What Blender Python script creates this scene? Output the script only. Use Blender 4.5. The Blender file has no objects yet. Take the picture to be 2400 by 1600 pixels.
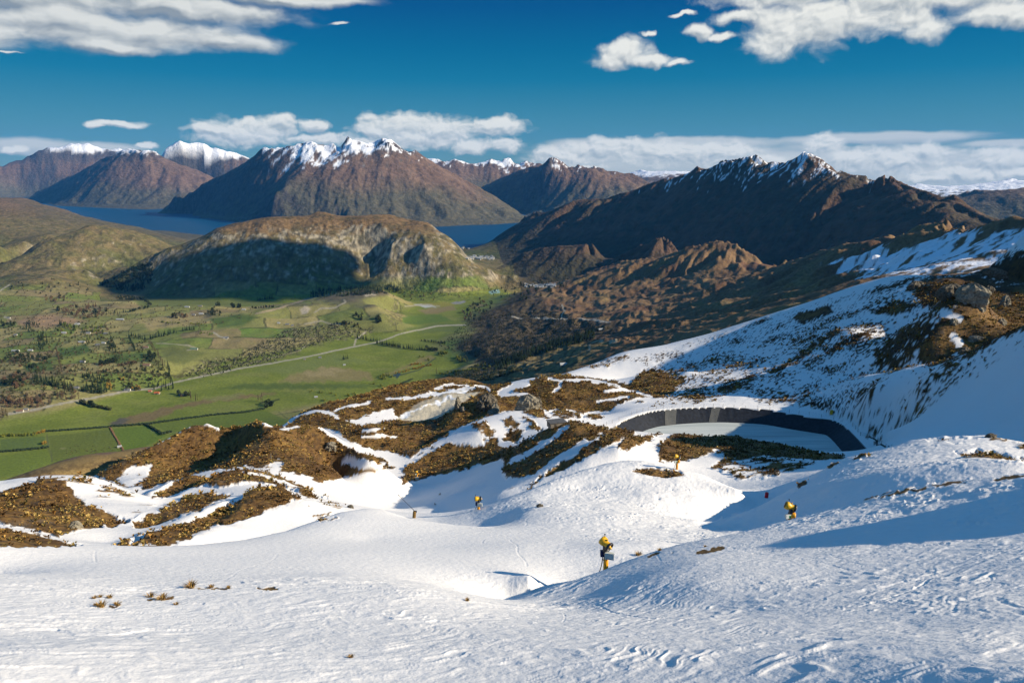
import bpy, math, random
import numpy as np
from mathutils import Vector, Matrix
R = math.radians
rng = np.random.default_rng(7)
random.seed(7)
RES = 1.0

# ------------------------------------------------------------------ camera model
# points of the place are given as photo position + ground distance and turned into metres
W2, H2, F = 1176.0, 784.0, 1656.0
PITCH = R(13.3)
CP, SP = math.cos(PITCH), math.sin(PITCH)

def ray(u, v):
    x = (np.asarray(u, float) - W2) / F
    y = (H2 - np.asarray(v, float)) / F
    f = CP + y * SP
    z = y * CP - SP
    return np.arctan2(x, f), z / np.hypot(x, f)      # azimuth, tangent of elevation

def proj(x, y, z):
    """inverse of ray(): metres -> photo position"""
    d = y * CP - z * SP
    yy = (y * SP + z * CP) / d
    return W2 + F * x / d, H2 - F * yy

# ------------------------------------------------------------------ noise
_p = np.random.default_rng(11).permutation(256).astype(np.int32)
_p = np.concatenate([_p, _p])
_ga = np.random.default_rng(12).random(256) * 2 * np.pi
_gx = np.cos(_ga).astype(np.float32); _gy = np.sin(_ga).astype(np.float32)

def perlin(x, y, s=0):
    x = x.astype(np.float32, copy=False) + np.float32(s * 17.31)
    y = y.astype(np.float32, copy=False) + np.float32(s * 9.77)
    fx0 = np.floor(x); fy0 = np.floor(y)
    xi = fx0.astype(np.int32) & 255; yi = fy0.astype(np.int32) & 255
    fx = x - fx0; fy = y - fy0
    u = fx * fx * fx * (fx * (fx * 6 - 15) + 10)
    w = fy * fy * fy * (fy * (fy * 6 - 15) + 10)
    def g(ix, iy, dx, dy):
        h = _p[_p[(xi + ix) & 255] + ((yi + iy) & 255)]
        return _gx[h] * dx + _gy[h] * dy
    a = g(0, 0, fx, fy); b = g(1, 0, fx - 1, fy)
    c = g(0, 1, fx, fy - 1); d = g(1, 1, fx - 1, fy - 1)
    ab = a + u * (b - a); cd = c + u * (d - c)
    return (ab + w * (cd - ab)) * 1.5

def fbm(x, y, o=4, s=0, g=.5, l=2.03):
    a = 1.; t = 0.; r = 0.
    for i in range(o):
        r = r + a * perlin(x, y, s + i); t += a; a *= g
        x = x * l; y = y * l
    return r / t

def ridged(x, y, o=4, s=0, g=.5, l=2.03):
    a = 1.; t = 0.; r = 0.; w = 1.
    for i in range(o):
        n = 1 - np.abs(perlin(x, y, s + i)) * 1.6
        n = n * n * w
        r = r + a * n; t += a; a *= g
        w = np.clip(n * 1.6, 0, 1)
        x = x * l; y = y * l
    return r / t

def sstep(a, b, x):
    t = np.clip((x - a) / (b - a), 0, 1)
    return t * t * (3 - 2 * t)

# ------------------------------------------------------------------ control lines of the land
PTS = []   # (azimuth, ln r, T)
LAKE_Z, FLOOR_Z = -1140., -1050.

def put(u, v, r):
    a, t = ray(u, v); PTS.append((float(a), math.log(r), float(t)))

def at_z(u, v, z):
    a, t = ray(u, v); return float(a), z / float(t)

def resample(p, step):
    p = np.array(p, float); out = [p[0]]
    for a, b in zip(p[:-1], p[1:]):
        n = max(1, int(math.hypot(b[0] - a[0], b[1] - a[1]) / step))
        for i in range(1, n + 1): out.append(a + (b - a) * i / n)
    return np.array(out)

def line(p, r=None, back=None, step=16, zl=None):
    """p: (u,v) or (u,v,r); back=(k, slope): ground falls away behind the crest; zl: line lies at that height"""
    q = []
    for e in p:
        if zl is not None: q.append((e[0], e[1], at_z(e[0], e[1], zl)[1]))
        else: q.append((e[0], e[1], e[2] if len(e) > 2 else r))
    for i in range(len(q)):
        if q[i][2] is None:
            q[i] = (q[i][0], q[i][1], q[i - 1][2])
    for u, v, rr in resample(q, step):
        put(u, v, rr)
        if back:
            a, t = ray(u, v); r2 = rr * (1 + back[0])
            z = max(t * rr - back[1] * rr * back[0], min(t * rr - 5., -1180.))
            PTS.append((float(a), math.log(r2), float(z / r2)))

def spots(lst, z=None, r=None):
    for e in lst:
        if len(e) == 3 and e[2] > 0: put(*e)
        else:
            zz = e[2] if len(e) == 3 else z
            a, rr = at_z(e[0], e[1], zz); PTS.append((a, math.log(rr), zz / rr))

def bed(lst):
    for u, v in lst:
        a, r = at_z(u, v, LAKE_Z); PTS.append((a, math.log(r), (LAKE_Z - 60) / r))

def raw(azd, r, z): PTS.append((R(azd), math.log(r), z / r))

# far ranges
line([(-260,400),(0,382),(58,364),(89,347),(137,339),(165,333),(206,332),(241,344),(282,344),(330,358),(360,366)], 42000, (.1,.5))
line([(375,360,33000),(392,352),(416,346),(440,357),(455,353),(471,350),(490,355),(509,351),(540,359),(571,368),(640,390)], 33000, (.1,.5))
line([(-260,450),(-60,447),(20,446),(60,447)], zl=LAKE_Z, step=40)
line([(60,460,36000),(74,456,35500),(103,433,34500),(144,416,33500),(192,392,32500),(241,366,31500),(265,361,31000),(296,344,30500),(330,352,30000),(357,349,29500),(378,364),(412,382),(447,394),(481,406,28500),(498,419,28000),(560,440,27000)], None, (.1,.5))
line([(70,462),(137,473),(220,477),(299,480),(409,484)], zl=LAKE_Z)
line([(400,466,22600),(412,461,22500),(447,440,22000),(500,408,21300),(567,371,20400),(584,361,20200),(602,352,20000),(629,345.5),(656,344,19500),(701,333.5),(725,332,19100),(756,337),(784,338,18900),(791,333),(805,321,18900),(822,324),(846,332),(863,333),(873,326),(894,322,18900),(915,337),(935,354),(952,352,18900),(980,371),(1018,392,18800),(1059,416),(1093,433,18600),(1128,450),(1162,471,18000),(1196,492),(1214,500,17000)], None, (.1,.6))
line([(426,488),(481,502),(550,511),(640,517),(760,521),(900,522),(1004,521),(1076,517),(1128,516),(1190,512)], zl=LAKE_Z)
# a spur and a shoulder on the middle mountain
line([(735,362,18400),(700,395,17800),(660,430,17400),(635,455,17200)])
line([(830,352,18300),(850,395,17600),(870,440,17000),(890,485,16300)])
line([(983,366,27500),(1004,369),(1025,373),(1038,369),(1059,371),(1083,378),(1100,375),(1124,369),(1152,371),(1172,368),(1186,378),(1210,371),(1241,380),(1280,392)], 27500, (.1,.5), step=11)
line([(1114,430,22500),(1155,409,22000),(1190,392,21700),(1224,385,21400),(1245,379,21200),(1258,368,21000),(1272,364,21000),(1293,375,21000),(1306,385,21000),(1327,381),(1351,387),(1365,382),(1389,394),(1420,399),(1451,401),(1478,416),(1500,436)], 21000, (.1,.5), step=11)
line([(1230,500,17600),(1300,500,17400),(1400,490,17300)])
line([(1440,402,33000),(1458,395),(1475,388),(1492,398),(1516,394),(1540,397),(1568,395),(1620,402)], 33000, (.1,.5))
line([(2040,432,30000),(2083,430),(2108,425),(2152,430),(2190,434),(2221,433),(2255,424.6),(2290,420),(2324,413),(2352,422),(2450,420),(2600,430)], 30000, (.1,.5))
line([(2150,470,18500),(2180,452),(2238,437),(2270,442),(2310,440),(2352,433),(2500,440)], 18500, (.1,.5))
line([(2300,520,16000),(2352,522,16000),(2500,520,16000)])
# pointed mountain on the right
line([(1110,566,11450),(1145,543,11400),(1179,522,11350),(1203,505,11300),(1241,492,11200),(1293,481,11000),(1334,466,10900),(1368,459,10800),(1403,460,10700),(1437,447,10500),(1471,437,10300),(1506,423,10200),(1568,402,10000),(1602,387,9900),(1620,389,9850),(1671,371,9650),(1705,364,9500),(1730,361,9400),(1750,375,9300),(1764,380,9250),(1791,376,9150),(1815,376,9000),(1836,364,8950),(1853,352,8900),(1870,363,8850),(1898,381,8800),(1929,394,8650),(1967,406,8500),(1994,409,8400),(2011,418,8300),(2035,413,8200),(2066,424,8100),(2118,440,7900),(2169,457,7700),(2221,478,7500),(2273,498,7250),(2324,521,7000),(2420,565,6700)], None, (.1,.6), step=13)
line([(1095,580,9900),(1140,598,9400),(1180,604,9100),(1290,614,8800),(1400,622,8500),(1500,614,8200),(1600,606,8000),(1750,620,7400),(1850,615,7200),(2000,607,6700),(2200,578,6200),(2350,548,5600),(2500,560,5200)])
line([(2011,418,8300),(2003,470,7750),(2008,520,7350),(1990,562,7050)])
line([(1853,352,8900),(1800,440,8350),(1745,520,7950)])
line([(1720,362,9400),(1660,450,8900),(1590,530,8500)])
line([(2120,470,7400),(2100,520,7000),(2060,560,6750)])
line([(1568,402,10000),(1500,470,9700),(1400,540,9300)])
# flat-topped hill
KB = [(210,640),(268,667),(378,684),(515,687),(600,685),(687,679),(784,674),(921,667),(1025,676),(1090,670),(1128,663),(1165,643)]
line(KB, zl=-1046)
def kbv(u): return float(np.interp(u, [k[0] for k in KB], [k[1] for k in KB]))
KC = [(268,632),(285,622),(344,595),(388,572),(412,564),(433,555),(467,540),(498,526),(550,511),(601,502),(639,498),(705,497),(722,490),(745,488),(784,497),(818,498),(853,494),(897,494),(932,502),(963,509),(987,514),(1004,526),(1031,547),(1055,569),(1069,591),(1083,602),(1128,622),(1162,636)]
def kr(u): return at_z(u, kbv(u), -1046)[1]
for u, v in resample(KC, 16)[:, :2]:
    b = kr(u); f = 1 + .2 * np.clip((kbv(u) - v) / 180, .05, 1)
    put(u, v, b * f)
    a, t = ray(u, v); PTS.append((float(a), math.log(b * (f + .12)), float((t * b * f - 330 * (f - 1) / .2) / (b * (f + .12)))))
# cliff brow and foot of the cliff
for u, v, g, k in [(450,556,1.12,0),(520,527,1.14,0),(560,520,1.15,0),(600,514,1.15,0),(640,508,1.15,0),(700,511,1.15,0),(760,512,1.14,0),(820,514,1.13,0),(860,510,1.13,0),(880,520,1.11,0),(930,515,1.14,0),(960,520,1.13,0),
                   (350,620,1.08,0),(420,600,1.08,0),(480,590,1.08,0),(560,575,1.085,0),(640,575,1.08,0),(720,580,1.075,0),(790,585,1.075,0),(860,590,1.085,0),(900,560,1.065,0),(930,590,1.05,0),(970,570,1.06,0),(1000,580,1.065,0),
                   (400,650,1.03,0),(520,650,1.03,0),(640,645,1.03,0),(760,640,1.03,0),(850,630,1.05,0),(900,630,1.02,0),(960,630,1.03,0),(1030,630,1.04,0),(1080,635,1.03,0)]:
    put(u, v, kr(u) * g)
# left rocky hill, lake-side hill, plains
line([(20,600,8800),(48,588,9000),(69,574,9100),(103,557,9200),(144,543,9300),(172,533,9400),(203,520,9450),(241,518,9500),(268,524,9500),(309,531,9500),(344,543,9450),(378,557,9350),(399,566,9300)], None, (.06,.5))
spots([(60,625,8000),(150,600,8500),(220,580,8700),(300,580,8850),(200,620,7900),(270,615,8250),(120,640,7400)])
line([(-260,440,13500),(0,457,13500),(52,456,13500),(72,459,13400),(103,471,13300),(155,485,13200),(206,502,13000),(254,512,12900),(309,520,12800)], None, (.05,.3))
spots([(-150,575,9600),(0,572,9600),(60,560,9800),(110,540,10300),(0,520,11300),(100,510,11700),(-150,510,11500)])
bed([(110,480),(150,480),(200,484),(250,486),(300,487),(350,489),(400,491),(250,497),(320,503),(400,505),(440,497),(500,508),(520,519),(480,530),(420,518),(350,512)])
line([(309,524),(340,529),(378,530),(430,537),(470,541)], zl=-1132)
spots([(420,547),(440,552),(390,548),(350,540)], z=-1105)
bed([(1040,532),(1100,530),(1150,526),(1080,550),(1110,550)])
line([(1056,568),(1075,572),(1105,566)], zl=-1134, step=12)
spots([(1100,590)], z=-1110)
spots([(-150,600,-960),(0,592,-960),(0,640,-980),(-150,640,-980)])
# hillocks under the pointed mountain
line([(1200,585,7850),(1240,572,7800),(1282,567,7700),(1334,564,7600),(1361,567,7550),(1372,584,7500)], None, (.05,.5))
line([(1440,592,7400),(1471,566,7300),(1500,556,7250),(1523,550,7200),(1540,560,7150),(1560,585,7100)], None, (.05,.5))
line([(1100,630,7000),(1180,632,6900)])
# brown hummocky hillside
line([(1240,655,6200),(1299,646,6280),(1368,629,6280),(1437,608,6150),(1523,588,6000),(1568,578,5950),(1619,561,5900),(1664,557,5800),(1695,567,5750),(1726,588,5650),(1750,602,5600),(1774,613,5380)], None, (.06,.6))
line([(1781,613,5720),(1822,602,5670),(1860,605,5590),(1898,608,5480),(1946,591,5180),(1998,578,4730),(2049,569,4340),(2083,557,4040),(2135,550,3730),(2187,545,3510),(2221,546,3010),(2273,534,2810),(2352,521,2600),(2500,490,2240)], None, (.08,.5))
spots([(1150,700,5500),(1200,690,5400),(1300,680,5500),(1400,660,5500),(1500,640,5450),(1600,622,5400),(1700,640,4950),(1800,640,5480),(1900,640,5110),
       (1160,740,4780),(1300,720,4770),(1400,700,4780),(1500,700,4600),(1600,690,4310),(1700,690,3690),(1800,680,3820),(1950,650,3730),(2100,610,3120),(2200,600,2740),(2300,560,2320),
       (1050,770,4500),(1040,800,4150),(1100,800,4020),(1200,790,3960),(1300,770,3950),(1400,760,3870),(1500,750,3640),(1600,730,3250),(1700,720,2690),(1800,700,2430),
       (1010,869,3560),(1069,842,3650),(1120,835,3600),(1200,830,3490),(1300,820,3300),(1400,800,3130),(1500,785,2750),(900,912,3300),(963,888,3420),(1050,870,3250),(1130,860,3000),(1220,850,2750)])
# valley floor: river flats and the upper terrace
spots([(-200,1060),(-200,950),(0,985),(0,1040),(0,1090),(100,1000),(100,1060),(200,940),(200,1030),(300,912),(300,1000),(400,893),(400,960),(500,872),(500,940),(600,850),(600,930),(700,830),(700,910),(800,810),(800,900),(900,792),(900,860),(900,908),(990,780),(980,875),(990,830),(950,765),(1040,755),(1050,843),(-100,1150),(100,1130),(300,1080)], z=FLOOR_Z)
spots([(0,905),(100,890),(200,868),(300,840),(370,840),(440,803),(540,772),(600,752),(0,800),(100,800),(200,780),(300,760),(400,740),(500,722),(600,715),(0,700),(150,700),(300,692),(450,702),(-200,850),(-200,720),(640,745),(720,735)], z=-990)
spots([(390,872),(480,848),(560,826),(640,812),(720,795),(790,782),(850,765)], z=-1044)
spots([(600,712,-940),(635,703,-935),(690,700,-935),(740,684,-930),(788,676,-925),(822,667,-915),(869,665,-912),(884,672,-918),(660,725,-975),(800,725,-965),(850,745,-990),(770,705,-945),(860,700,-930),(880,725,-960)])
spots([(905,715,-1040),(925,740,-1045),(950,700,-1042),(1000,692,-1045),(1060,700,-1048),(1020,730,-1048),(1100,690,-1046),(930,690,-1040)])

# near ground --------------------------------------------------------------
for a in range(-78, 86, 6):
    raw(a, 12, -9 - .47 * 12); 
line([(-300,1568,34),(300,1568,31),(700,1568,29),(1176,1568,27.5),(1400,1568,26.5),(2000,1568,25),(2600,1568,24)], step=120)
line([(-300,1450,48),(300,1452,44),(700,1458,39.5),(1176,1475,34.5)], step=120)
spots([(1450,1470,34.5),(1750,1460,35),(2100,1440,37),(2400,1420,38)])
line([(-300,1345,66),(0,1341,62),(200,1351,60),(330,1362,58),(430,1346,59),(560,1346,58),(800,1341,57),(950,1354,53),(1060,1376,51),(1160,1402,48.5),(1240,1420,45.5)], step=40)
line([(-300,1318,76),(0,1318,72),(430,1322,69),(800,1318,67.5),(1000,1342,66),(1100,1368,63)], step=60)
line([(-300,1275,90),(0,1278,89),(400,1278,88),(800,1270,90),(1050,1295,84),(1220,1330,77)], step=60)
# edge of the lit piste
line([(-300,1249,109),(0,1249,108),(172,1254,106),(364,1254,106),(450,1250,108),(550,1240,113),(653,1220,122),(722,1196,132),(773,1178,140),(830,1170,147),(878,1172,150),(944,1192,140),(1047,1204,133),(1133,1209,131)], None, (.1,.62))
line([(1200,1180,142),(1236,1162,150),(1270,1155,155),(1322,1155,155),(1360,1168,146),(1408,1182,137)], None, (.06,.35))
spots([(1450,1205,130),(1530,1200,137),(1600,1195,146),(1500,1245,103),(1400,1255,98),(1300,1250,104),(1200,1255,100),(1000,1255,104),(850,1240,112),(1120,1235,112),(1620,1215,138)])
spots([(1400,1130,172),(1500,1135,170),(1600,1145,173),(1500,1095,186),(1600,1102,188),(1690,1125,184),(1330,1120,176)])
line([(1190,1143,168),(1270,1104,182),(1339,1079,192),(1390,1065,199),(1442,1058,203),(1475,1058,203),(1527,1068,200),(1566,1078,195),(1610,1088,195)], None, (.16,.62))
# dark ridge between piste and reservoir
line([(1195,1020,322),(1236,993,320),(1287,969,319),(1322,968,321),(1356,980,327),(1400,986,338)], None, (.08,.5))
spots([(1146,1044,354),(1170,1032,340),(878,1174,272),(920,1153,290),(960,1137,307),(1030,1104,332),(1098,1068,350)])
spots([(905,1140,302),(870,1110,338),(960,1100,348),(1040,1075,356),(1105,1052,362),(800,1140,290),(770,1110,312)])
spots([(1000,1195,234),(1030,1175,244),(1030,1140,262),(1110,1170,220),(1120,1110,262),(1150,1130,228),(1250,1090,238),(1350,1052,242),(1230,1040,284),(1330,1010,274),(1420,1030,246),(1430,1008,264)])
line([(1436,990),(1481,989),(1522,993),(1565,985),(1666,986),(1713,994),(1791,1013),(1853,1029),(1932,1041),(2007,1047)], zl=-141)
spots([(1500,1045,272),(1560,1050,272),(1620,1065,264),(1600,1030,310),(1700,1035,305),(1700,1075,262),(1780,1085,255),(1850,1075,265),(1800,1050,298),(1920,1070,272),(1960,1058,300)])
# right-hand snow mound in front
line([(1165,1384,66),(1200,1368,67),(1300,1338,70),(1372,1314,73),(1441,1286,76),(1509,1263,79),(1578,1246,82),(1647,1236,85),(1712,1222,89),(1767,1208,93),(1853,1191,97),(1922,1174,101),(1991,1152,105),(2059,1138,103),(2111,1122,103),(2149,1113,103),(2205,1107,102),(2280,1100,101),(2352,1092,100),(2480,1075,98),(2650,1050,96)], None, (.13,.72))
spots([(1250,1392,57),(1330,1370,60),(1400,1345,62),(1340,1400,52),(1450,1350,56),(1500,1320,60),(1600,1340,53),(1500,1290,69),(1600,1290,63),(1750,1270,68),(1900,1240,72),(2100,1200,77),(2300,1170,80),(1750,1330,54),(1900,1330,54),(2150,1320,54),(2352,1310,53),(2250,1240,68),(1500,1390,49.5),(1650,1400,46),(1900,1400,42.5),(2500,1200,72),(2600,1290,54)])
# right ridge behind it
line([(1628,1206,146),(1700,1180,160),(1755,1158,172),(1830,1116,188),(1868,1090,197),(1939,1052,208),(1992,1047,212),(2037,1029,214),(2093,1010,216),(2168,1002,216),(2262,1000,215),(2352,1018,212),(2480,1040,208)], None, (.08,.5))
spots([(1690,1212,138),(1740,1202,139),(1800,1168,144),(1900,1130,141),(1950,1100,146),(2050,1085,140),(2150,1070,141),(2250,1050,148),(2352,1060,142)])
# behind the reservoir: shaded snow slope
line([(1403,980),(1437,961),(1484,945),(1531,939),(1609,934),(1672,934),(1764,939),(1822,950),(1885,959),(1916,964),(1941,975),(1978,1014),(2006,1044)], zl=-145.5)
spots([(1450,938,455),(1560,924,475),(1670,922,480),(1790,918,490),(1850,938,455),(1960,950,440),(2030,1000,392)])
spots([(1958,978),(1976,1000),(1997,1003),(2024,1021),(2047,1031)], z=-144.5)
spots([(2100,980,376),(2200,975,362),(2300,975,350),(2000,900,446),(2100,900,420),(2200,880,408)])
line([(1978,863,500),(2041,853,490),(2103,841,478),(2147,835,465),(2197,819,456),(2244,800,448),(2307,772,440),(2352,750,434),(2500,690,420),(2700,600,405)], None, (.04,.45))
spots([(1560,880,560),(1650,850,600),(1750,830,600),(1850,800,600),(1950,760,600),(2030,800,550),(1650,900,520),(1800,880,520),(1550,830,680),(1700,790,700),(1850,750,690),(1980,700,680)])
line([(2240,655,575),(2213,655,568),(2190,700,548),(2165,740,535),(2130,785,520),(2105,815,515)])
spots([(2250,720,600),(2300,680,670),(2352,650,730),(2230,780,530),(2330,730,610),(2290,745,570),(2170,800,518),(2080,780,600),(2110,730,620),(2130,690,640),(2150,655,670)])
line([(2352,564,860),(2324,578,840),(2290,602,800),(2255,622,735),(2204,634,700),(2152,632,720),(2101,639,760),(2056,646,790),(1998,667,820),(1963,684,830),(1894,701,840),(1843,715,850),(1764,735,850),(1718,750,850),(1672,763,840),(1625,775,825),(1578,788,810),(1531,794,790),(1500,804,780),(1453,810,765),(1415,816,750),(1343,844,700),(1275,866,655),(1234,867,610)], None, (.07,.6))
# brown knobs left of the reservoir
line([(1180,886,590),(1194,875,585),(1234,867,575),(1253,868,560),(1284,875,545),(1328,874,540),(1375,880,535),(1422,888,525),(1440,900,515)], None, (.04,.4))
line([(1443,867,600),(1484,858,595),(1531,858,590),(1547,863,585),(1575,854,585)], None, (.04,.5))
spots([(1300,920,490),(1400,930,480),(1230,945,470),(1480,900,530),(1520,905,520)])
line([(971,1031,392),(1012,1006,404),(1057,979,416),(1098,962,422),(1167,945,430),(1236,937,440),(1290,945,448),(1370,955,452)], None, (.03,.35))
spots([(1000,1070,370),(1100,1030,378),(1170,1000,388),(1240,972,398),(1300,960,412),(1100,990,392)])
# car park bench and its brow
spots([(910,966),(960,966),(1000,958),(1060,926),(1090,912),(1105,900),(1035,905),(1000,920),(925,955)], z=-168)
line([(1035,940,455),(1052,935,452),(1119,918,458),(1213,930,468)], step=20)
spots([(930,990,446),(1000,985,440),(1060,960,442),(860,985,420),(860,1020,408)])
line([(650,976,500),(682,957,540),(729,944,560),(763,941,580),(807,929,620),(847,922,660),(885,917,690),(932,900,730),(979,888,770),(1041,882,780),(1088,882,760),(1119,888,720),(1150,892,680)], None, (.06,.75))
# big hill with dark face
line([(220,1092,330),(285,1058,340),(344,1027,350),(412,993,360),(440,977,365),(474,972,368),(498,982,368),(550,979,362),(605,972,340),(636,981,342),(653,986,346),(687,976,344),(708,975,342),(739,983,340),(773,1003,332),(823,1037,315),(860,1055,305)], None, (.12,.7))
line([(605,972,340),(622,985,318),(636,1010,300),(640,1035,286),(620,1058,276)])
spots([(400,1098,300),(450,1090,305),(520,1075,327),(560,1050,339),(540,1010,353),(450,1040,348),(380,1060,335),(300,1100,305),(340,1120,288),(700,1040,288),(760,1070,275),(660,1065,270)])
line([(-300,1110,215),(0,1110,212),(41,1099,215),(103,1092,218),(155,1094,218),(213,1096,215),(258,1110,210),(309,1130,202),(344,1144,197),(364,1158,192)], None, (.1,.55))
spots([(0,1180,165),(100,1180,168),(200,1170,172),(260,1160,180),(60,1215,145),(137,1233,138),(220,1222,145),(292,1199,160),(-150,1190,160)])
line([(-200,1205,132),(0,1211,130),(60,1222,127),(120,1240,122),(175,1252,118)], None, (.06,.4))
spots([(250,1245,138),(330,1205,158),(380,1165,185),(420,1140,205)])
line([(344,1132,222),(395,1104,232),(440,1098,238),(481,1099,240)], None, (.05,.4))
line([(400,1140,205),(450,1115,215),(498,1094,228),(550,1083,236),(601,1082,236),(653,1103,226),(704,1127,212),(756,1148,200)], None, (.06,.45))
line([(300,1240,135),(360,1215,142),(430,1185,152),(498,1160,165),(533,1148,172),(560,1140,178)], None, (.04,.35))
line([(430,1235,124),(498,1206,138),(533,1167,160),(567,1135,175),(601,1121,182),(653,1127,180),(722,1151,165)], None, (.05,.45))
spots([(640,1190,152),(590,1185,150),(700,1168,158)])
line([(9,1103,395),(62,1087,408),(125,1062,420),(175,1052,430),(212,1043,436),(250,1046,442),(281,1034,448),(316,1029,455)], None, (.1,.6))
spots([(62,1100,378),(140,1086,382),(220,1072,388),(290,1055,398)])
# high ground out of frame on the right (it shades the snow slope)
for a, r, z in [(50,420,-22),(56,420,8),(60,520,0),(66,500,40),(43.2,790,5),(42.4,900,0),(45,850,-5),(49,900,-20),(47,640,-78),(50,600,-72),(51,700,-75),(55,650,-70),(58,760,-60),(46,1000,-70),(56,1000,-60),(70,520,60),(78,400,30),(44,1300,-110),(54,1300,-100),(66,900,0)]:
    raw(a, r, z)
for a, r, z in [(45,150,-58),(47,98,-30),(52,100,-15),(57,96,-12),(55,125,-32),(65,90,-20),(72,85,-14),(70,160,-20),(60,200,-40),(52,230,-58),(75,250,0)]:
    raw(a, r, z)
for a in (-70, -60, -50, -45):
    raw(a, 80, -9 - .46 * 80); raw(a, 160, -85); raw(a, 300, -150); raw(a, 700, -420); raw(a, 2000, -1040); raw(a, 6000, -1040); raw(a, 14000, -700); raw(a, 30000, 300)
for a in (48, 58, 70):
    raw(a, 2500, -420); raw(a, 6000, -800); raw(a, 14000, -700); raw(a, 30000, -700)
for a in range(-70, 76, 10): raw(a, 52000, -1150)

P = np.array(PTS)
# drop near-duplicates so that the system stays solvable
keep = []
for i_ in range(len(P)):
    if all((P[i_, 0] - P[k, 0]) ** 2 + (P[i_, 1] - P[k, 1]) ** 2 > .0052 ** 2 for k in keep[-400:]): keep.append(i_)
P = P[keep]
C2 = np.full(len(P), .0036) ** 2

def solve_rbf(P, C2):
    d2 = (P[:, None, 0] - P[None, :, 0]) ** 2 + (P[:, None, 1] - P[None, :, 1]) ** 2
    A = -np.sqrt(d2 + C2[None, :]); n = len(P)
    A[np.arange(n), np.arange(n)] -= .0008
    M = np.zeros((n + 1, n + 1)); M[:n, :n] = A; M[:n, n] = 1; M[n, :n] = 1
    return np.linalg.solve(M, np.append(P[:, 2], 0))
WT = solve_rbf(P, C2)

def eval_rbf(a, l):
    out = np.empty(a.size); a = a.ravel(); l = l.ravel()
    pa = P[:, 0].copy(); pl = P[:, 1].copy(); w = -WT[:-1]; c2 = C2
    for i in range(0, a.size, 1024):
        d = a[i:i + 1024, None] - pa; d *= d
        e = l[i:i + 1024, None] - pl; e *= e
        d += e; d += c2; np.sqrt(d, out=d)
        out[i:i + 1024] = d @ w + WT[-1]
    return out

# ------------------------------------------------------------------ grid (fine near, coarse far)
da = R(.075) / RES
az = np.concatenate([np.arange(R(-76), R(-41.5), R(.5)), np.arange(R(-41.5), R(41.5), da), np.arange(R(41.5), R(84), R(.5))])
rows = []
l = math.log(13.)
for r1, st in [(24, .008), (40, .0045), (120, .0038), (1000, .0036), (2300, .008), (6200, .0036), (12000, .0036), (30000, .0042), (50000, .007)]:
    while l < math.log(r1):
        rows.append(l); l += st / RES
lr = np.array(rows)
NR, NA = len(lr), len(az)
ca = np.unique(np.append(np.arange(0, NA, 2), NA - 1)); cl = np.unique(np.append(np.arange(0, NR, 3), NR - 1))
G = eval_rbf(*[g for g in np.meshgrid(az[ca], lr[cl])]).reshape(len(cl), len(ca))

# soften the snow close by
sm = np.interp(cl * 0 + lr[cl], np.log([13, 60, 115, 150]), [1, 1, .8, 0])[:, None]
B_ = G.copy()
for _ in range(3):
    B_[1:-1] = B_[1:-1] * .5 + (B_[:-2] + B_[2:]) * .25
    B_[:, 1:-1] = B_[:, 1:-1] * .5 + (B_[:, :-2] + B_[:, 2:]) * .25
G = G * (1 - sm) + B_ * sm

def cubic(xs, x, Y):
    """Catmull-Rom along axis 0 on non-uniform xs"""
    m = np.gradient(Y, xs, axis=0)
    i = np.clip(np.searchsorted(xs, x, 'right') - 1, 0, len(xs) - 2)
    h = (xs[i + 1] - xs[i]); t = ((x - xs[i]) / h)
    sh = (-1,) + (1,) * (Y.ndim - 1); t = t.reshape(sh); h = h.reshape(sh)
    return ((2*t**3 - 3*t**2 + 1) * Y[i] + (t**3 - 2*t**2 + t) * h * m[i] + (-2*t**3 + 3*t**2) * Y[i + 1] + (t**3 - t**2) * h * m[i + 1])
G = cubic(lr[cl], lr, G.astype(np.float64))
G = cubic(az[ca], az, np.ascontiguousarray(G.T)).T
RR = np.exp(lr)[:, None] * np.ones((1, NA)); 
X = np.exp(lr)[:, None] * np.sin(az)[None, :]; Y = np.exp(lr)[:, None] * np.cos(az)[None, :]
Z = G * RR
print('wmax',np.abs(WT).max(),'points', len(P), 'grid', NR, NA, NR * NA)
# ------------------------------------------------------------------ relief detail
X = X.astype(np.float32); Y = Y.astype(np.float32); Z = Z.astype(np.float32); RR = RR.astype(np.float32)
U, V = proj(X, Y, Z); U = U.astype(np.float32); V = V.astype(np.float32)
AZ2 = np.broadcast_to(az[None, :], (NR, NA)).astype(np.float32)

def gradxy(Z):
    dl = np.gradient(Z, lr, axis=0) / RR; dt = np.gradient(Z, az, axis=1) / RR
    s, c = np.sin(AZ2), np.cos(AZ2)
    return (dl * s + dt * c).astype(np.float32), (dl * c - dt * s).astype(np.float32)

def erosion(x, y, dx, dy, seed):
    """gullies that follow the slope: cosine waves across the fall line, blended over jittered cells"""
    ix = np.floor(x); iy = np.floor(y); fx = x - ix; fy = y - iy
    ix = ix.astype(np.int32); iy = iy.astype(np.int32)
    va = 0.; vx = 0.; vy = 0.; wt = 0.
    for i in (-1, 0, 1):
        for j in (-1, 0, 1):
            h = _p[_p[(ix + i + seed * 7) & 255] + ((iy + j) & 255)]
            px = fx - i - (h & 15) / np.float32(16.); py = fy - j - (h >> 4) / np.float32(16.)
            w = np.exp(-(px * px + py * py) * 2.2)
            m = (px * dx + py * dy) * np.float32(6.2832)
            va = va + np.cos(m) * w; sm = np.sin(m) * w
            vx = vx - sm * dx; vy = vy - sm * dy; wt = wt + w
    return va / wt, vx / wt, vy / wt

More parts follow.
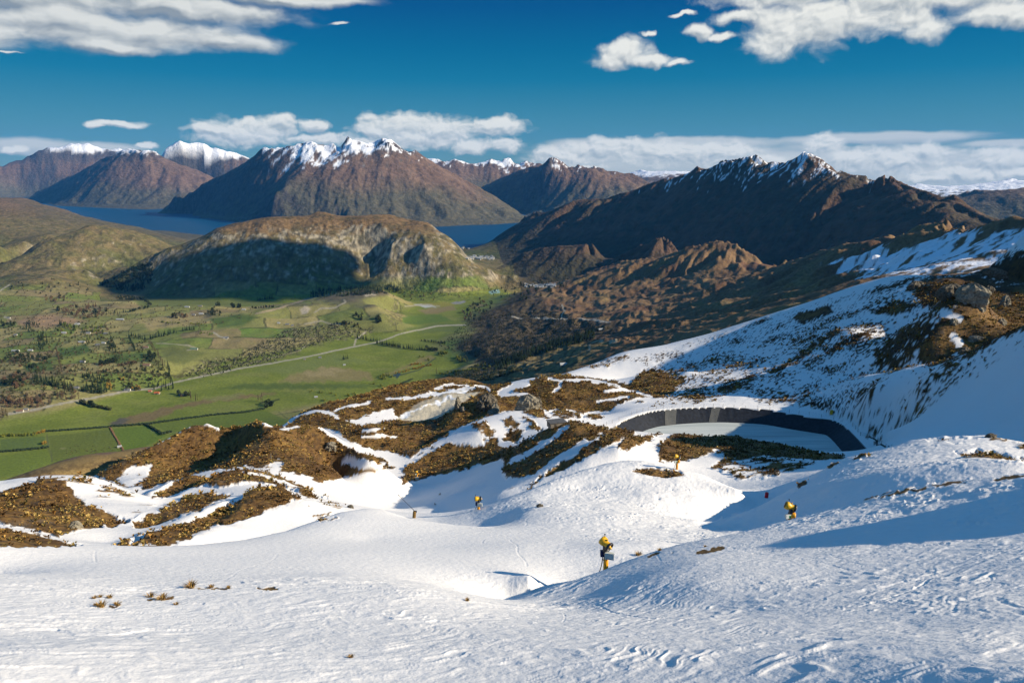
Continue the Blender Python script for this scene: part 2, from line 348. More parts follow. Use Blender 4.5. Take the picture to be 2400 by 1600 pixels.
def gullies(sl, cell, amp, octs=4, k=1.3, seed=0):
    """rows sl: returns height offset, negative in gullies"""
    gx, gy = gradxy(Z); gx = gx[sl]; gy = gy[sl]
    x = X[sl] / cell; y = Y[sl] / cell
    h = 0.; ax = gx; ay = gy; a = 1.; f = 1.; tot = 0.
    sl_m = np.hypot(gx, gy)
    wx = fbm(x * .7, y * .7, 2, seed + 31) * .35; wy = fbm(x * .7 + 7, y * .7, 2, seed + 33) * .35
    for o in range(octs):
        n = np.hypot(ax, ay) + 1e-4
        dx = -ay / n * np.minimum(n * 3.2, 1.3) * k; dy = ax / n * np.minimum(n * 3.2, 1.3) * k
        v, vx, vy = erosion((x + wx) * f, (y + wy) * f, dx, dy, seed + o)
        h = h + a * v; ax = ax + a * vx * .12; ay = ay + a * vy * .12
        tot += a; a *= .55; f *= 2.1
    return (h / tot * amp * np.clip(sl_m * 2.6, 0, 1)).astype(np.float32)

rowi = lambda r: int(np.searchsorted(lr, math.log(r)))
fa = slice(rowi(5700), NR)
GUL = np.zeros_like(Z)
rf = RR[fa]; uf = U[fa]
w_hill = sstep(-1044, -1000, Z[fa])
isG = ((AZ2[fa] > R(-1.)) & (rf < 13500)).astype(np.float32)
g1 = gullies(fa, 3300., 150., 5, .95, 1) + gullies(fa, 800., 26., 3, 1.1, 27)
g2 = gullies(fa, 520., 24., 4, 1.05, 5)
g3 = gullies(fa, 1150., 105., 5, 1.15, 9)
far = sstep(13500, 15500, rf)
det = far * g1 + (1 - far) * (isG * sstep(-1000, -700, Z[fa]) * g3 + (1 - isG * sstep(-1000, -700, Z[fa])) * g2)
GUL[fa] = det
STK = np.zeros_like(Z); _z = Z.copy(); Z[fa] = Z[fa] + det
STK[fa] = (1 - far) * gullies(fa, 330., 1., 3, 1.3, 17) + far * gullies(fa, 700., 1., 3, 1.2, 21); Z[:] = _z
rough = fbm(X[fa] / 330, Y[fa] / 330, 4, 41) * (far * 46 + (1 - far) * 15)
crag = (ridged(X[fa] / 700, Y[fa] / 700, 4, 47) - .35) * far * sstep(150, 600, Z[fa]) * 110
knb = 1 - .85 * sstep(1180, 1260, uf) * sstep(7000, 6500, rf)
Z[fa] += (det * knb + rough * knb + crag) * w_hill
# cliffs of the flat-topped hill: steps in the face
kz = (AZ2[fa] > R(-30)) & (AZ2[fa] < R(0)) & (rf < 8200)
# brown hillside: hummocks
qa = slice(rowi(1150), rowi(6400))
vq = np.interp(V[qa], [0, 1], [0, 1])
qleft = np.interp(V[qa], [640, 670, 697, 720, 742, 760, 780, 797, 840, 869, 888, 913, 960], [1165, 1150, 1119, 1070, 1040, 1060, 1030, 1010, 1069, 1010, 963, 894, 800])
QW = sstep(0, 55, U[qa] - qleft + 25 * fbm(X[qa] / 90, Y[qa] / 90, 3, 51)).astype(np.float32)
xq = X[qa] + 40 * fbm(X[qa] / 200, Y[qa] / 200, 2, 53); yq = Y[qa] + 40 * fbm(X[qa] / 200, Y[qa] / 200, 2, 55)
hum = (np.abs(fbm(xq / 190, yq / 330, 3, 57)) - .22) * -36 + (np.abs(fbm(xq / 75, yq / 120, 3, 61)) - .2) * -15 + gullies(qa, 560., 60., 4, 1.2, 31) * (.4 + .6 * sstep(2000, 3200, RR[qa])) + fbm(xq / 600, yq / 800, 2, 64) * 40
Z[qa] += hum * QW * sstep(0, 140, U[qa] - qleft) * (.55 + .45 * sstep(1500, 3000, RR[qa]))
# valley: gentle ground
floor = (1 - QW) * (RR[qa] > 2300)
Z[qa] += floor * (fbm(X[qa] / 210, Y[qa] / 210, 3, 67) * 16 * sstep(-1035, -990, Z[qa]) + fbm(X[qa] / 260, Y[qa] / 260, 2, 68) * 2.5)

# ------------------------------------------------------------------ painting helpers
def inside(poly, u, v):
    m = np.zeros(u.shape, bool); n = len(poly)
    for i in range(n):
        x1, y1 = poly[i]; x2, y2 = poly[(i + 1) % n]
        if y1 == y2: continue
        c = (y1 > v) != (y2 > v)
        m ^= c & (u < (x2 - x1) * (v - y1) / (y2 - y1) + x1)
    return m

def segdist(pts, u, v, closed=False):
    d = np.full(u.shape, 1e9, np.float32); n = len(pts)
    for i in range(n if closed else n - 1):
        x1, y1 = pts[i]; x2, y2 = pts[(i + 1) % n]
        ex, ey = x2 - x1, y2 - y1; l2 = ex * ex + ey * ey + 1e-9
        t = np.clip(((u - x1) * ex + (v - y1) * ey) / l2, 0, 1)
        d = np.minimum(d, np.hypot(u - x1 - t * ex, v - y1 - t * ey))
    return d

def boxsel(pts, pad, r0, r1):
    p = np.array(pts); i0, i1 = rowi(r0), rowi(r1)
    a0 = ray(p[:, 0].min() - pad - 40, 700)[0] - .03; a1 = ray(p[:, 0].max() + pad + 40, 700)[0] + .03
    # azimuth also shifts with height in the photo: take a generous window
    j0 = max(0, np.searchsorted(az, min(a0, ray(p[:, 0].min() - pad, 1500)[0], ray(p[:, 0].min() - pad, 300)[0])) - 2)
    j1 = min(NA, np.searchsorted(az, max(a1, ray(p[:, 0].max() + pad, 1500)[0], ray(p[:, 0].max() + pad, 300)[0])) + 2)
    return slice(i0, i1), slice(j0, j1)

WU = np.zeros_like(Z); WV = np.zeros_like(Z)
_n1 = fbm(U / 22, V / 14, 4, 71); WU += _n1 * 13; WV += fbm(U / 22 + 9, V / 14, 4, 73) * 8

def area(arr, poly, val, soft=6, r0=12, r1=1000, warp=1.):
    s = boxsel(poly, soft + 15, r0, r1)
    u = U[s] + WU[s] * warp; v = V[s] + WV[s] * warp
    d = segdist(poly, u, v, True); d = np.where(inside(poly, u, v), d, -d)
    m = sstep(-soft, soft, d)
    if arr.ndim == 3: arr[s] = arr[s] * (1 - m[..., None]) + np.array(val, np.float32) * m[..., None]
    else: arr[s] = arr[s] * (1 - m) + val * m

def stroke(arr, pts, val, w=4, soft=2, r0=12, r1=1000, warp=.5):
    s = boxsel(pts, w + 20, r0, r1)
    d = segdist(pts, U[s] + WU[s] * warp, V[s] + WV[s] * warp)
    m = 1 - sstep(w - soft, w + soft, d)
    if arr.ndim == 3: arr[s] = arr[s] * (1 - m[..., None]) + np.array(val, np.float32) * m[..., None]
    else: arr[s] = arr[s] * (1 - m) + val * m

# ------------------------------------------------------------------ snow cover of the near ground (1 snow .. 0 tussock)
COV = np.ones_like(Z)
HB = [(0,1130),(60,1118),(110,1105),(150,1108),(165,1125),(190,1150),(230,1170),(280,1188),(295,1198),(230,1208),(160,1222),(135,1232),(60,1212),(-60,1195),(-60,1130)]
area(COV, [(60,1098),(150,1092),(215,1094),(260,1108),(366,1158),(345,1172),(290,1195),(230,1170),(190,1150),(165,1125)], .62, 6, 120, 300)
area(COV, HB, .02, 5, 110, 300)
area(COV, [(-40,1210),(60,1222),(120,1238),(185,1253),(-40,1256)], .05, 3, 60, 150)
area(COV, [(215,1095),(285,1056),(344,1025),(412,990),(440,975),(474,968),(500,975),(550,973),(605,966),(640,973),(653,982),(687,972),(740,978),(773,1000),(830,1038),(890,1060),(900,1075),(830,1088),(780,1098),(740,1108),(700,1090),(640,1078),(600,1082),(540,1085),(470,1095),(400,1104),(370,1114),(330,1126),(300,1122),(270,1112)], .0, 5, 240, 420)
area(COV, [(258,1100),(296,1078),(344,1062),(352,1068),(325,1122),(308,1124)], .6, 6, 240, 420)
area(COV, [(405,1104),(450,1086),(500,1074),(560,1068),(610,1072),(640,1050),(655,1060),(640,1078),(580,1092),(480,1100)], .78, 5, 200, 420)
stroke(COV, [(470,968),(485,974),(500,982)], 1, 4, 2, 300, 420)
stroke(COV, [(606,969),(640,979),(660,986),(690,976),(712,975)], 1, 3.5, 2, 300, 420)
stroke(COV, [(735,981),(775,1006),(800,1022),(830,1036),(850,1040)], 1, 5, 3, 240, 420)
stroke(COV, [(865,1036),(905,1033),(940,1031)], 1, 4, 2, 240, 420)
area(COV, [(775,1066),(800,1050),(840,1056),(885,1066),(880,1076),(820,1074)], .95, 4, 200, 420)
area(COV, [(345,1142),(395,1102),(440,1096),(482,1099),(470,1112),(420,1126),(380,1142)], .1, 4, 190, 270)
area(COV, [(465,1112),(498,1092),(550,1081),(601,1080),(660,1100),(705,1124),(760,1148),(715,1142),(660,1122),(600,1108),(545,1112),(500,1122)], .06, 4, 150, 260)
stroke(COV, [(560,1090),(610,1092),(650,1106),(700,1126),(740,1142)], .95, 3.5, 2, 150, 260)
area(COV, [(302,1194),(378,1168),(447,1132),(533,1134),(520,1151),(430,1180),(344,1208),(309,1208)], .3, 6, 120, 200)
area(COV, [(262,1256),(330,1225),(430,1190),(520,1158),(538,1168),(490,1206),(430,1237),(380,1256)], .12, 6, 100, 190)
stroke(COV, [(300,1250),(380,1212),(450,1180),(520,1150),(560,1138)], .95, 5, 4, 100, 200)
area(COV, [(490,1208),(530,1165),(565,1133),(601,1119),(653,1125),(692,1147),(640,1162),(580,1182),(520,1204)], .1, 5, 110, 200)
area(COV, [(690,1150),(765,1146),(795,1168),(740,1196),(720,1185)], .55, 6, 120, 190)
# brown hills round the car park
area(COV, [(620,990),(650,945),(729,915),(807,900),(885,885),(932,870),(979,855),(1041,850),(1100,852),(1160,860),(1194,855),(1234,850),(1300,860),(1328,862),(1375,870),(1440,880),(1480,850),(1540,846),(1580,850),(1560,900),(1520,918),(1440,925),(1400,940),(1330,948),(1240,940),(1167,944),(1098,962),(1057,979),(1012,1006),(971,1033),(940,1050),(900,1036),(850,1030),(800,1010),(760,985),(700,976)], .03, 5, 330, 1000)
area(COV, [(795,968),(850,948),(905,938),(912,966),(860,976),(810,980)], .72, 5, 330, 1000)
for p, w in [([(652,976),(690,954),(730,944),(755,946),(775,958)], 4), ([(770,944),(800,933),(850,924)], 3), ([(890,915),(930,915),(1000,905),(1090,890)], 3.5), ([(1000,892),(1040,884),(1075,887)], 3),
             ([(1090,886),(1115,890),(1125,896)], 3), ([(1180,880),(1200,874),(1235,865)], 4), ([(1258,868),(1290,878),(1280,892),(1272,900)], 3), ([(1295,874),(1350,872),(1420,886)], 4), ([(1390,898),(1430,893),(1470,903),(1497,912)], 3.5), ([(1372,924),(1400,916),(1445,912)], 3),
             ([(1435,926),(1470,916),(1520,920)], 4), ([(1150,905),(1190,885),(1210,880)], 8), ([(1160,907),(1200,905),(1215,906)], 3), ([(830,1003),(880,998),(910,1004)], 3), ([(835,990),(880,985)], 2.5)]:
    stroke(COV, p, 1, w, 2, 330, 1000)
# snowy knoll left of the reservoir
for p, v in [([(1083,976),(1110,969),(1142,990),(1130,1003),(1103,996)], .25), ([(1147,962),(1177,959),(1196,975),(1187,986),(1163,973)], .08), ([(1155,1008),(1172,987),(1204,988),(1190,1014),(1160,1014)], .08), ([(1200,960),(1222,964),(1248,984),(1230,988)], .1), ([(1203,946),(1238,940),(1265,956),(1255,964),(1227,957)], .15), ([(1265,952),(1297,938),(1337,945),(1332,964),(1297,964)], .35), ([(1340,960),(1372,946),(1385,955),(1370,966)], .05), ([(1110,1010),(1140,1005),(1150,1025),(1120,1028)], .2),
             ([(923,1112),(926,1075),(961,1046),(1030,1017),(1064,1020),(1167,1027),(1176,1046),(1115,1064),(1030,1088),(961,1101)], .02), ([(860,1092),(900,1078),(960,1046),(1000,1020),(1030,1018),(960,1060),(925,1080)], .7)]:
    area(COV, p, v, 5, 230, 460)
# dark ridge
area(COV, [(1142,1046),(1195,1018),(1236,991),(1287,966),(1322,965),(1356,978),(1400,986),(1350,1015),(1290,1050),(1230,1085),(1180,1100),(1145,1098),(1160,1072)], .1, 6, 200, 370)
area(COV, [(1370,1010),(1400,986),(1475,988),(1440,1006),(1370,1037),(1290,1077),(1250,1097),(1212,1124),(1222,1106),(1290,1060)], .14, 5, 200, 370)
stroke(COV, [(1300,985),(1230,1030),(1170,1064)], .95, 5, 4, 200, 370)
stroke(COV, [(1345,1012),(1270,1060),(1220,1098)], .95, 5, 4, 200, 370)
area(COV, [(950,1180),(960,1140),(1150,1085),(1205,1118),(1120,1165),(1000,1190)], .78, 10, 170, 300)
area(COV, [(1513,1028),(1540,1000),(1564,985),(1630,983),(1698,992),(1802,1016),(1888,1041),(1960,1050),(1888,1058),(1819,1070),(1767,1090),(1681,1090),(1626,1075),(1664,1052),(1647,1039),(1578,1055),(1513,1062)], .1, 7, 220, 400)
area(COV, [(1415,1032),(1440,1000),(1525,993),(1505,1006),(1450,1036)], .3, 6, 220, 400)
area(COV, [(1640,1060),(1760,1030),(1920,1045),(1820,1085),(1700,1105)], .5, 8, 220, 300)
area(COV, [(1452,1082),(1478,1073),(1560,1079),(1572,1092),(1530,1096),(1480,1089)], .05, 3, 150, 206, .3)
# right-hand ridge and mound
area(COV, [(2110,1008),(2180,1000),(2280,1002),(2370,1020),(2370,1036),(2260,1022),(2180,1018)], .62, 5, 180, 260)
area(COV, [(2190,1040),(2260,1034),(2365,1056),(2365,1088),(2300,1076),(2240,1066)], .3, 5, 150, 240)
for p in [[(1960,1056),(1990,1048)], [(1900,1075),(1925,1062)], [(1836,1118),(1850,1110)]]: stroke(COV, p, .2, 2.5, 2, 150, 240)
for p in [[(1988,1154),(2030,1143),(2092,1128),(2150,1114),(2212,1107)], [(2290,1100),(2352,1094)]]: stroke(COV, p, .3, 4, 4, 92, 118, 1)
for p in [[(1490,1277),(1512,1270)], [(1522,1280),(1545,1270)], [(1602,1271),(1625,1265),(1655,1258)]]: stroke(COV, p, .36, 4.5, 4, 62, 90, .8)
for p in [[(720,1185),(760,1180)], [(735,1196),(775,1188)], [(455,1350),(520,1352)], [(215,1390),(232,1388)], [(255,1394),(275,1390)], [(340,1378),(400,1372)], [(590,1353),(640,1352)]]: stroke(COV, p, .25, 1.6, 1.6, 40, 190, .8)
# shaded slope beyond the reservoir
area(COV, [(1420,830),(1764,728),(2056,640),(2352,560),(2420,1040),(2010,1030),(1900,950),(1700,925),(1480,935),(1540,900),(1570,870)], .60, 14, 400, 1000)
for p, v in [([(2116,788),(2178,729),(2213,698),(2244,688),(2291,662),(2380,650),(2380,752),(2307,774),(2244,802),(2147,838),(2110,828)], .16), ([(2085,652),(2150,628),(2210,632),(2290,600),(2380,560),(2380,650),(2250,692),(2200,722),(2120,705)], .28),
             ([(1818,728),(1900,702),(1912,714),(1840,738)], .08), ([(1990,672),(2060,648),(2110,640),(2050,668)], .3), ([(1840,805),(1920,752),(1932,766),(1880,800),(1790,855),(1765,855)], .25), ([(1640,900),(1666,882),(1730,858),(1745,868),(1690,902)], .3), ([(2005,716),(2060,694),(2105,700),(2060,724)], .08),
             ([(1890,800),(1990,762),(2000,772),(1900,812)], .25), ([(2005,805),(2080,750),(2150,745),(2110,800),(2060,852),(2015,845)], .3), ([(2190,985),(2280,960),(2370,955),(2370,1005),(2250,1012)], .42), ([(2280,900),(2370,850),(2370,930),(2300,940)], .5), ([(1340,848),(1380,824),(1440,812),(1450,822),(1400,845)], .4), ([(1960,905),(2010,880),(2020,900),(1975,925)], .45), ([(1560,905),(1620,880),(1640,900),(1590,925)], .45), ([(2060,890),(2130,860),(2150,880),(2080,915)], .6), ([(1700,745),(1790,725),(1790,740),(1720,760)], .5)]:
    area(COV, p, v, 8, 400, 1000)
for p in [[(2170,720),(2200,735)], [(2190,770),(2205,790)]]: stroke(COV, p, .95, 9, 4, 400, 1000)
COVN = COV.copy()
nr_ = slice(0, rowi(1060)); xn, yn = X[nr_], Y[nr_]
# streaks run down to the left on the shaded slope
sx = xn * .8 + yn * .6; sy = -xn * .6 + yn * .8
fs_ = 1 - .45 * sstep(380, 420, RR[nr_])
zn = Z[nr_]; kx = (sstep(1850, 1980, U[nr_]) * sstep(380, 400, RR[nr_] + 40)).astype(np.float32)
sx = sx * (1 - kx) + (xn * .9 + zn * .5) * kx; sy = sy * (1 - kx) + (yn * .9 - xn * .33) * kx
pat = fbm(sx / 9. / fs_, sy / 4.2 / fs_, 4, 81) * .8 + fbm(xn / 30., yn / 30., 3, 85) * .5
loc = 1 - np.abs(COV[nr_] - .5) * 2
cn = COV[nr_] + pat * (.34 + .5 * np.clip(loc, 0, 1)) * (COV[nr_] < .995)
TUS = np.zeros_like(Z); TUS[nr_] = 1 - sstep(.44, .56, cn)

# relief of the near ground
hN = TUS[nr_] * (.12 + .88 * sstep(112, 150, RR[nr_])) * (fbm(xn / 3.2, yn / 3.2, 3, 91) * .55 + .18) + sstep(.9, .2, COV[nr_]) * (fbm(xn / 24, yn / 24, 3, 93) * 2.4)
hN = hN + fbm(xn / 30, yn / 30, 3, 95) * .5 * sstep(60, 150, RR[nr_])
Z[nr_] += hN * sstep(60, 130, RR[nr_])
# wind crust, chopped snow and ski tracks in the foreground
fg = slice(0, rowi(330)); xf, yf = X[fg], Y[fg]
fade = 1 - sstep(150, 330, RR[fg]); onsnow = 1 - TUS[fg]
wx = fbm(xf / 9, yf / 9, 4, 101) * 5; wy = fbm(xf / 9 + 5, yf / 9, 4, 103) * 5
rut = sstep(6, 55, xf + (yf - 60) * .4 + 12 * fbm(xf / 12, yf / 12, 2, 126))      # the right side is cut up more
calm = sstep(1295, 1345, V[fg]) * .8 + .2
p = (xf + wx) * .97 + (yf + wy) * .24; q = -(xf + wx) * .24 + (yf + wy) * .97
pm = sstep(-.25, .35, fbm(xf / 17, yf / 9, 3, 150))
crust = ridged(p / 7.5, q / 1.5, 5, 140, .6) * .17 * pm + fbm(p / 3.2, q / .5, 4, 144) * .05 * (1.2 - pm)
chunk = np.maximum(0, fbm(xf / 1.0, yf / .7, 4, 120, .6) - .08) * .75 * sstep(.05, .5, fbm(xf / 11, yf / 6, 4, 124) + .1)
pits = -np.maximum(0, fbm(xf / 2.6, yf / 1.6, 3, 131) - .22) * .8 * sstep(.05, .4, fbm(xf / 13, yf / 8, 2, 134))
lump = fbm(xf / 3.0, yf / 2.2, 4, 128) * .16
Z[fg] += 1.4 * (crust * (.8 + .5 * rut) + (chunk + pits) * (.14 + .95 * rut) + lump * (.2 + 1.3 * rut * (1.2 - pm))) * fade * onsnow * np.clip(calm + rut * .5, 0, 1)
# single ski and board tracks: shallow grooves with a raised edge
TR = np.zeros_like(Z[fg]); rt = random.Random(21)
def track(x, y, ang, n, turn, wid, dep):
    turn *= .45; st = .12; px = []; ph = rt.uniform(0, 6.28); per = rt.uniform(12, 30)
    for i in range(n):
        a = ang + turn * math.sin(i * st / per * 6.283 + ph); x += math.sin(a) * st; y += math.cos(a) * st; px.append((x, y))
    px = np.array(px, np.float32); r = np.hypot(px[:, 0], px[:, 1]); a = np.arctan2(px[:, 0], px[:, 1]); k = (r > 43) & (r < 210) & (np.abs(a) < R(42)); px = px[k]; r = r[k]; a = a[k]
    if not len(px): return
    ii = np.searchsorted(lr, np.log(r)); jj = np.searchsorted(az, a)
    for di in range(-3, 4):
        for dj in range(-9, 10):
            i2 = np.clip(ii + di, 0, TR.shape[0] - 1); j2 = np.clip(jj + dj, 0, NA - 1)
            d = np.hypot(xf[i2, j2] - px[:, 0], yf[i2, j2] - px[:, 1]) / wid
            TR[i2, j2] = np.where(d < 1, np.minimum(TR[i2, j2], -dep * (1 - d * d)), np.where((d < 1.9) & (TR[i2, j2] >= 0), np.maximum(TR[i2, j2], dep * .45 * (1 - np.abs(d - 1.4) / .5)), TR[i2, j2]))
for _ in range(270): track(rt.uniform(-60, 80), rt.uniform(25, 75), R(rt.choice([rt.uniform(50, 110), rt.uniform(-120, -60), rt.uniform(-180, 180)])), rt.randrange(60, 300), rt.uniform(.05, .5), rt.uniform(.07, .17), rt.uniform(.015, .05))
for _ in range(110): track(rt.uniform(-10, 85), rt.uniform(105, 190), R(rt.uniform(-180, 180)), rt.randrange(60, 240), rt.uniform(.2, 1.), rt.uniform(.16, .28), rt.uniform(.02, .05))
Z[fg] += TR * onsnow * (1 - sstep(190, 210, RR[fg]))

# the ground out of frame on the right is uneven too
z_ = slice(rowi(60), rowi(200)); Z[z_] += 4.5 * sstep(R(42.5), R(48), AZ2[z_]) * fbm(X[z_] / 16, Y[z_] / 16, 4, 160)
# reservoir: cut the bowl, level its rim
ZI, ZR = -152.7, -146.0
rim_px = [(1403,982),(1437,963),(1484,947),(1531,941),(1609,936),(1672,936),(1764,941),(1822,952),(1885,961),(1916,966),(1941,977),(1978.5,1016),(2006.6,1046)]
rim = [(r * math.sin(a), r * math.cos(a)) for a, r in (at_z(u, v, ZR) for u, v in rim_px)]
# the near side, hidden behind the tussock bank
front = [(1950,1078),(1850,1062),(1740,1040),(1640,1024),(1540,1012),(1460,1002)]
rim += [(r * math.sin(a), r * math.cos(a)) for a, r in (at_z(u, v, ZR) for u, v in front)]
def smooth_loop(p, n=2):
    p = np.array(p)
    for _ in range(n):
        q = np.empty((len(p) * 2, 2)); nx = np.roll(p, -1, 0)
        q[0::2] = p * .75 + nx * .25; q[1::2] = p * .25 + nx * .75; p = q
    return p
RIM = smooth_loop(rim, 2)
ps = slice(rowi(300), rowi(520)); xp, yp = X[ps], Y[ps]
loop = [tuple(p) for p in RIM]
dpond = segdist(loop, xp, yp, True); ins = inside(loop, xp, yp)
dpond = np.where(ins, dpond, -dpond)
kk = sstep(-7, -.5, dpond); back = (Y[ps] * .35 + X[ps] * .1 > 0) & (V[ps] < 1046) 
Z[ps] = np.where(dpond > .8, np.minimum(Z[ps], ZI - 4), np.where(back & (RR[ps] > 380), Z[ps] * (1 - kk) + (ZR + .25) * kk, np.where(dpond > -1.5, np.minimum(Z[ps], ZR + 3), Z[ps])))
TUS[ps] *= np.where((dpond > -4) & back, .2, 1)
# gravel car park
CARP = [(906,967),(915,957),(960,936),(1000,919),(1035,905),(1108,899),(1088,911),(1062,926),(1048,936),(1000,961),(960,967)]
# ------------------------------------------------------------------ albedo of the land (vertex colours: the ground itself, plus shade put into one slope's tussock)
COL = np.empty((NR, NA, 3), np.float32)
A3 = lambda *c: np.array(c, np.float32)
def mix3(a, b, m): return a * (1 - m[..., None]) + b * m[..., None]
nA = fbm(X / 900, Y / 900, 4, 201); nB = fbm(X / 120, Y / 120, 4, 205); nC = fbm(X / 30, Y / 30, 3, 209)
gx, gy = gradxy(Z); SLOPE = np.hypot(gx, gy)
GUN = GUL / (np.abs(GUL).max() + 1e-6)

# base: mountains
nL = fbm(X / 3400, Y / 3400, 3, 219)
brown = mix3(A3(.132, .084, .058), A3(.178, .116, .08), sstep(-.4, .4, nA + nB * .5))
low = mix3(A3(.080, .078, .052), A3(.108, .096, .060), sstep(-.4, .4, nB))
hm = sstep(-850, -150, Z + nA * 250 + nB * 120 + nL * 420)
COL[:] = mix3(low, brown, hm)
rock = mix3(A3(.085, .075, .066), A3(.05, .045, .043), sstep(-.3, .3, nC))
COL[:] = mix3(COL, rock, sstep(.75, 1.25, SLOPE + nB * .45) * sstep(9000, 14000, RR))
COL[:] = mix3(COL, rock, sstep(250, 600, Z + nB * 200) * sstep(9000, 14000, RR) * .8)
# hills this side of the lake
hill = (RR > 5700) & (RR < 13000)
hs = slice(rowi(5700), rowi(13000))
hc = mix3(A3(.125, .11, .042), A3(.17, .13, .06), sstep(-.3, .3, nB[hs]))
hc = mix3(hc, A3(.09, .10, .03), sstep(-.1, .35, nA[hs]) * sstep(-700, -900, Z[hs]))
top = sstep(-640, -520, Z[hs] + nB[hs] * 40); hc = mix3(hc, A3(.17, .11, .052), top)
cl = sstep(20, 120, U[hs]) * sstep(.72, 1.05, SLOPE[hs] + fbm(X[hs] / 60, Y[hs] / 60, 4, 215) * .75)
cr = mix3(A3(.33, .29, .21), A3(.10, .09, .065), sstep(-.15, .25, fbm(X[hs] / 45, Y[hs] / 45, 4, 219)))
brow = sstep(-760, -700, Z[hs] + nB[hs] * 60) * sstep(-500, -560, Z[hs] + nB[hs] * 50) * sstep(.38, .6, SLOPE[hs] + .25 * fbm(X[hs] / 70, Y[hs] / 70, 4, 216)) * (RR[hs] < 8300) * (U[hs] > 380)
cl = np.maximum(cl, brow * sstep(-.12, .12, fbm(X[hs] / 85, Y[hs] / 85, 4, 218)))
hc = mix3(hc, cr, cl * sstep(-1040, -960, Z[hs]))
dk = sstep(.05, .35, fbm(X[hs] / 140, Y[hs] / 140, 4, 223)) * .6
hc = mix3(hc, A3(.045, .045, .022), dk)
gm = AZ2[hs] > R(.5)
hc2 = mix3(A3(.115, .068, .042), A3(.07, .055, .035), sstep(-.3, .3, nB[hs] + nA[hs]))
hc2 = mix3(hc2, A3(.035, .038, .02), sstep(-750, -950, Z[hs] + nB[hs] * 90) * .75)
tG = np.where((U[hs] > np.interp(RR[hs], [5700, 7000, 13000], [1240, 1185, 1100])), 1., 0.).astype(np.float32)
hc = mix3(hc, hc2, tG)
nfar = sstep(11000, 12500, RR[hs]) * (1 - tG); hc = mix3(hc, A3(.09, .075, .045), nfar * .7)
fm = sstep(13000, 11800, RR[hs]); COL[hs] = mix3(COL[hs], hc, fm)
pl = sstep(-1085, -1110, Z[hs]) * (RR[hs] > 9000) * (U[hs] < 600); COL[hs] = mix3(COL[hs], A3(.075, .115, .03), pl)
# snow on the heights
sl = np.interp(RR, [5000, 8000, 10000, 14500, 17500, 21000, 25000, 29000, 33000, 42000], [60, -10, -40, 330, 330, 190, 160, 560, 420, 850]).astype(np.float32)
sl = np.where((RR > 24000) & (AZ2 > R(-12)), 130, sl); sl = np.where((RR > 24000) & (AZ2 > R(8.5)), -330, sl); sl = np.where((RR > 24000) & (AZ2 > R(24)), -900, sl)
kf = 1 - .75 * sstep(25000, 30000, RR)
n25 = fbm(X / 300, Y / 300, 4, 217)
sn = (Z - sl - 60) / 300 + n25 * 1.6 * kf - STK * 1.3 * kf + nA * .5 + (nB * .8 + nC * .35) * kf - np.clip(SLOPE - .55, 0, 2) * .9 * kf - GUN * 1.1 * kf
gside = (RR > 5700) & (RR < 13000)
sn = np.where(gside, (Z - sl - 10) / 190 - STK * 2.6 - GUN * 1.6 + nB * .7 + n25 * .6 - .62, sn)
sg = sstep(.0, .34, sn) * (RR > 5700)
SNOWF = sg
COL[:] = mix3(COL, A3(.84, .87, .92), sg)

# brown hillside
q = slice(rowi(900), rowi(6400)); w = np.ones_like(Z[q]); w[:] = 0
w[rowi(1150) - rowi(900):] = QW; w[:rowi(1150) - rowi(900)] = 1
hb = fbm(X[q] / 260, Y[q] / 260, 4, 231); hf = fbm(X[q] / 36, Y[q] / 36, 4, 235)
qc = mix3(A3(.205, .13, .066), A3(.15, .09, .048), sstep(-.25, .3, hb + hf * .4))
qc = mix3(qc, A3(.21, .15, .066), sstep(.1, .45, fbm(X[q] / 190, Y[q] / 190, 3, 239)) * .8)
qc = mix3(qc, A3(.15, .078, .046), sstep(.12, .4, fbm(X[q] / 420, Y[q] / 420, 3, 243)) * .7)
scrub = sstep(-.15, .15, fbm(X[q] / 50, Y[q] / 50, 4, 247) + .1)
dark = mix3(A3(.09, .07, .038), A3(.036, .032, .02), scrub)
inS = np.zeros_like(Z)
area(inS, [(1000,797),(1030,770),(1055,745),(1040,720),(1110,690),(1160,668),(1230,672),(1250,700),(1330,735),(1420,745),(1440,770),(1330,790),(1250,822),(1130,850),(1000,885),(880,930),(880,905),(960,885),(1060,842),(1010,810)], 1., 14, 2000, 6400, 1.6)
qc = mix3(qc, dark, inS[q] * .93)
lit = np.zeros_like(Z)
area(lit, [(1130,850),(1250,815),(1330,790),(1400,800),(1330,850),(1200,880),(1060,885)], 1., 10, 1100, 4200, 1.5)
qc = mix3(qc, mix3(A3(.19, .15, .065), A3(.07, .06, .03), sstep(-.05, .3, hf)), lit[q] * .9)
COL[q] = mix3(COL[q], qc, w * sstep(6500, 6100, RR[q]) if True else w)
SQ = np.zeros_like(Z)
area(SQ, [(1860,618),(1998,572),(2140,542),(2240,538),(2400,505),(2400,565),(2320,580),(2240,622),(2140,632),(2060,645),(1985,650),(1930,632)], .56, 16, 1050, 4200)
area(SQ, [(1700,640),(1860,600),(1930,632),(1985,650),(1900,690),(1800,690)], .22, 16, 1050, 4200)
area(SQ, [(2000,590),(2120,560),(2180,570),(2030,615)], .72, 10, 1050, 4200)
sx = X[q] * .9 + Y[q] * .43; sy = -X[q] * .43 + Y[q] * .9
st = fbm(sx / 110, sy / 26, 4, 251) * .8 + fbm(X[q] / 60, Y[q] / 60, 3, 255) * .3
sqm = sstep(.46, .56, SQ[q] + st * .55) * (SQ[q] > .03)
COL[q] = mix3(COL[q], A3(.84, .87, .92), sqm)

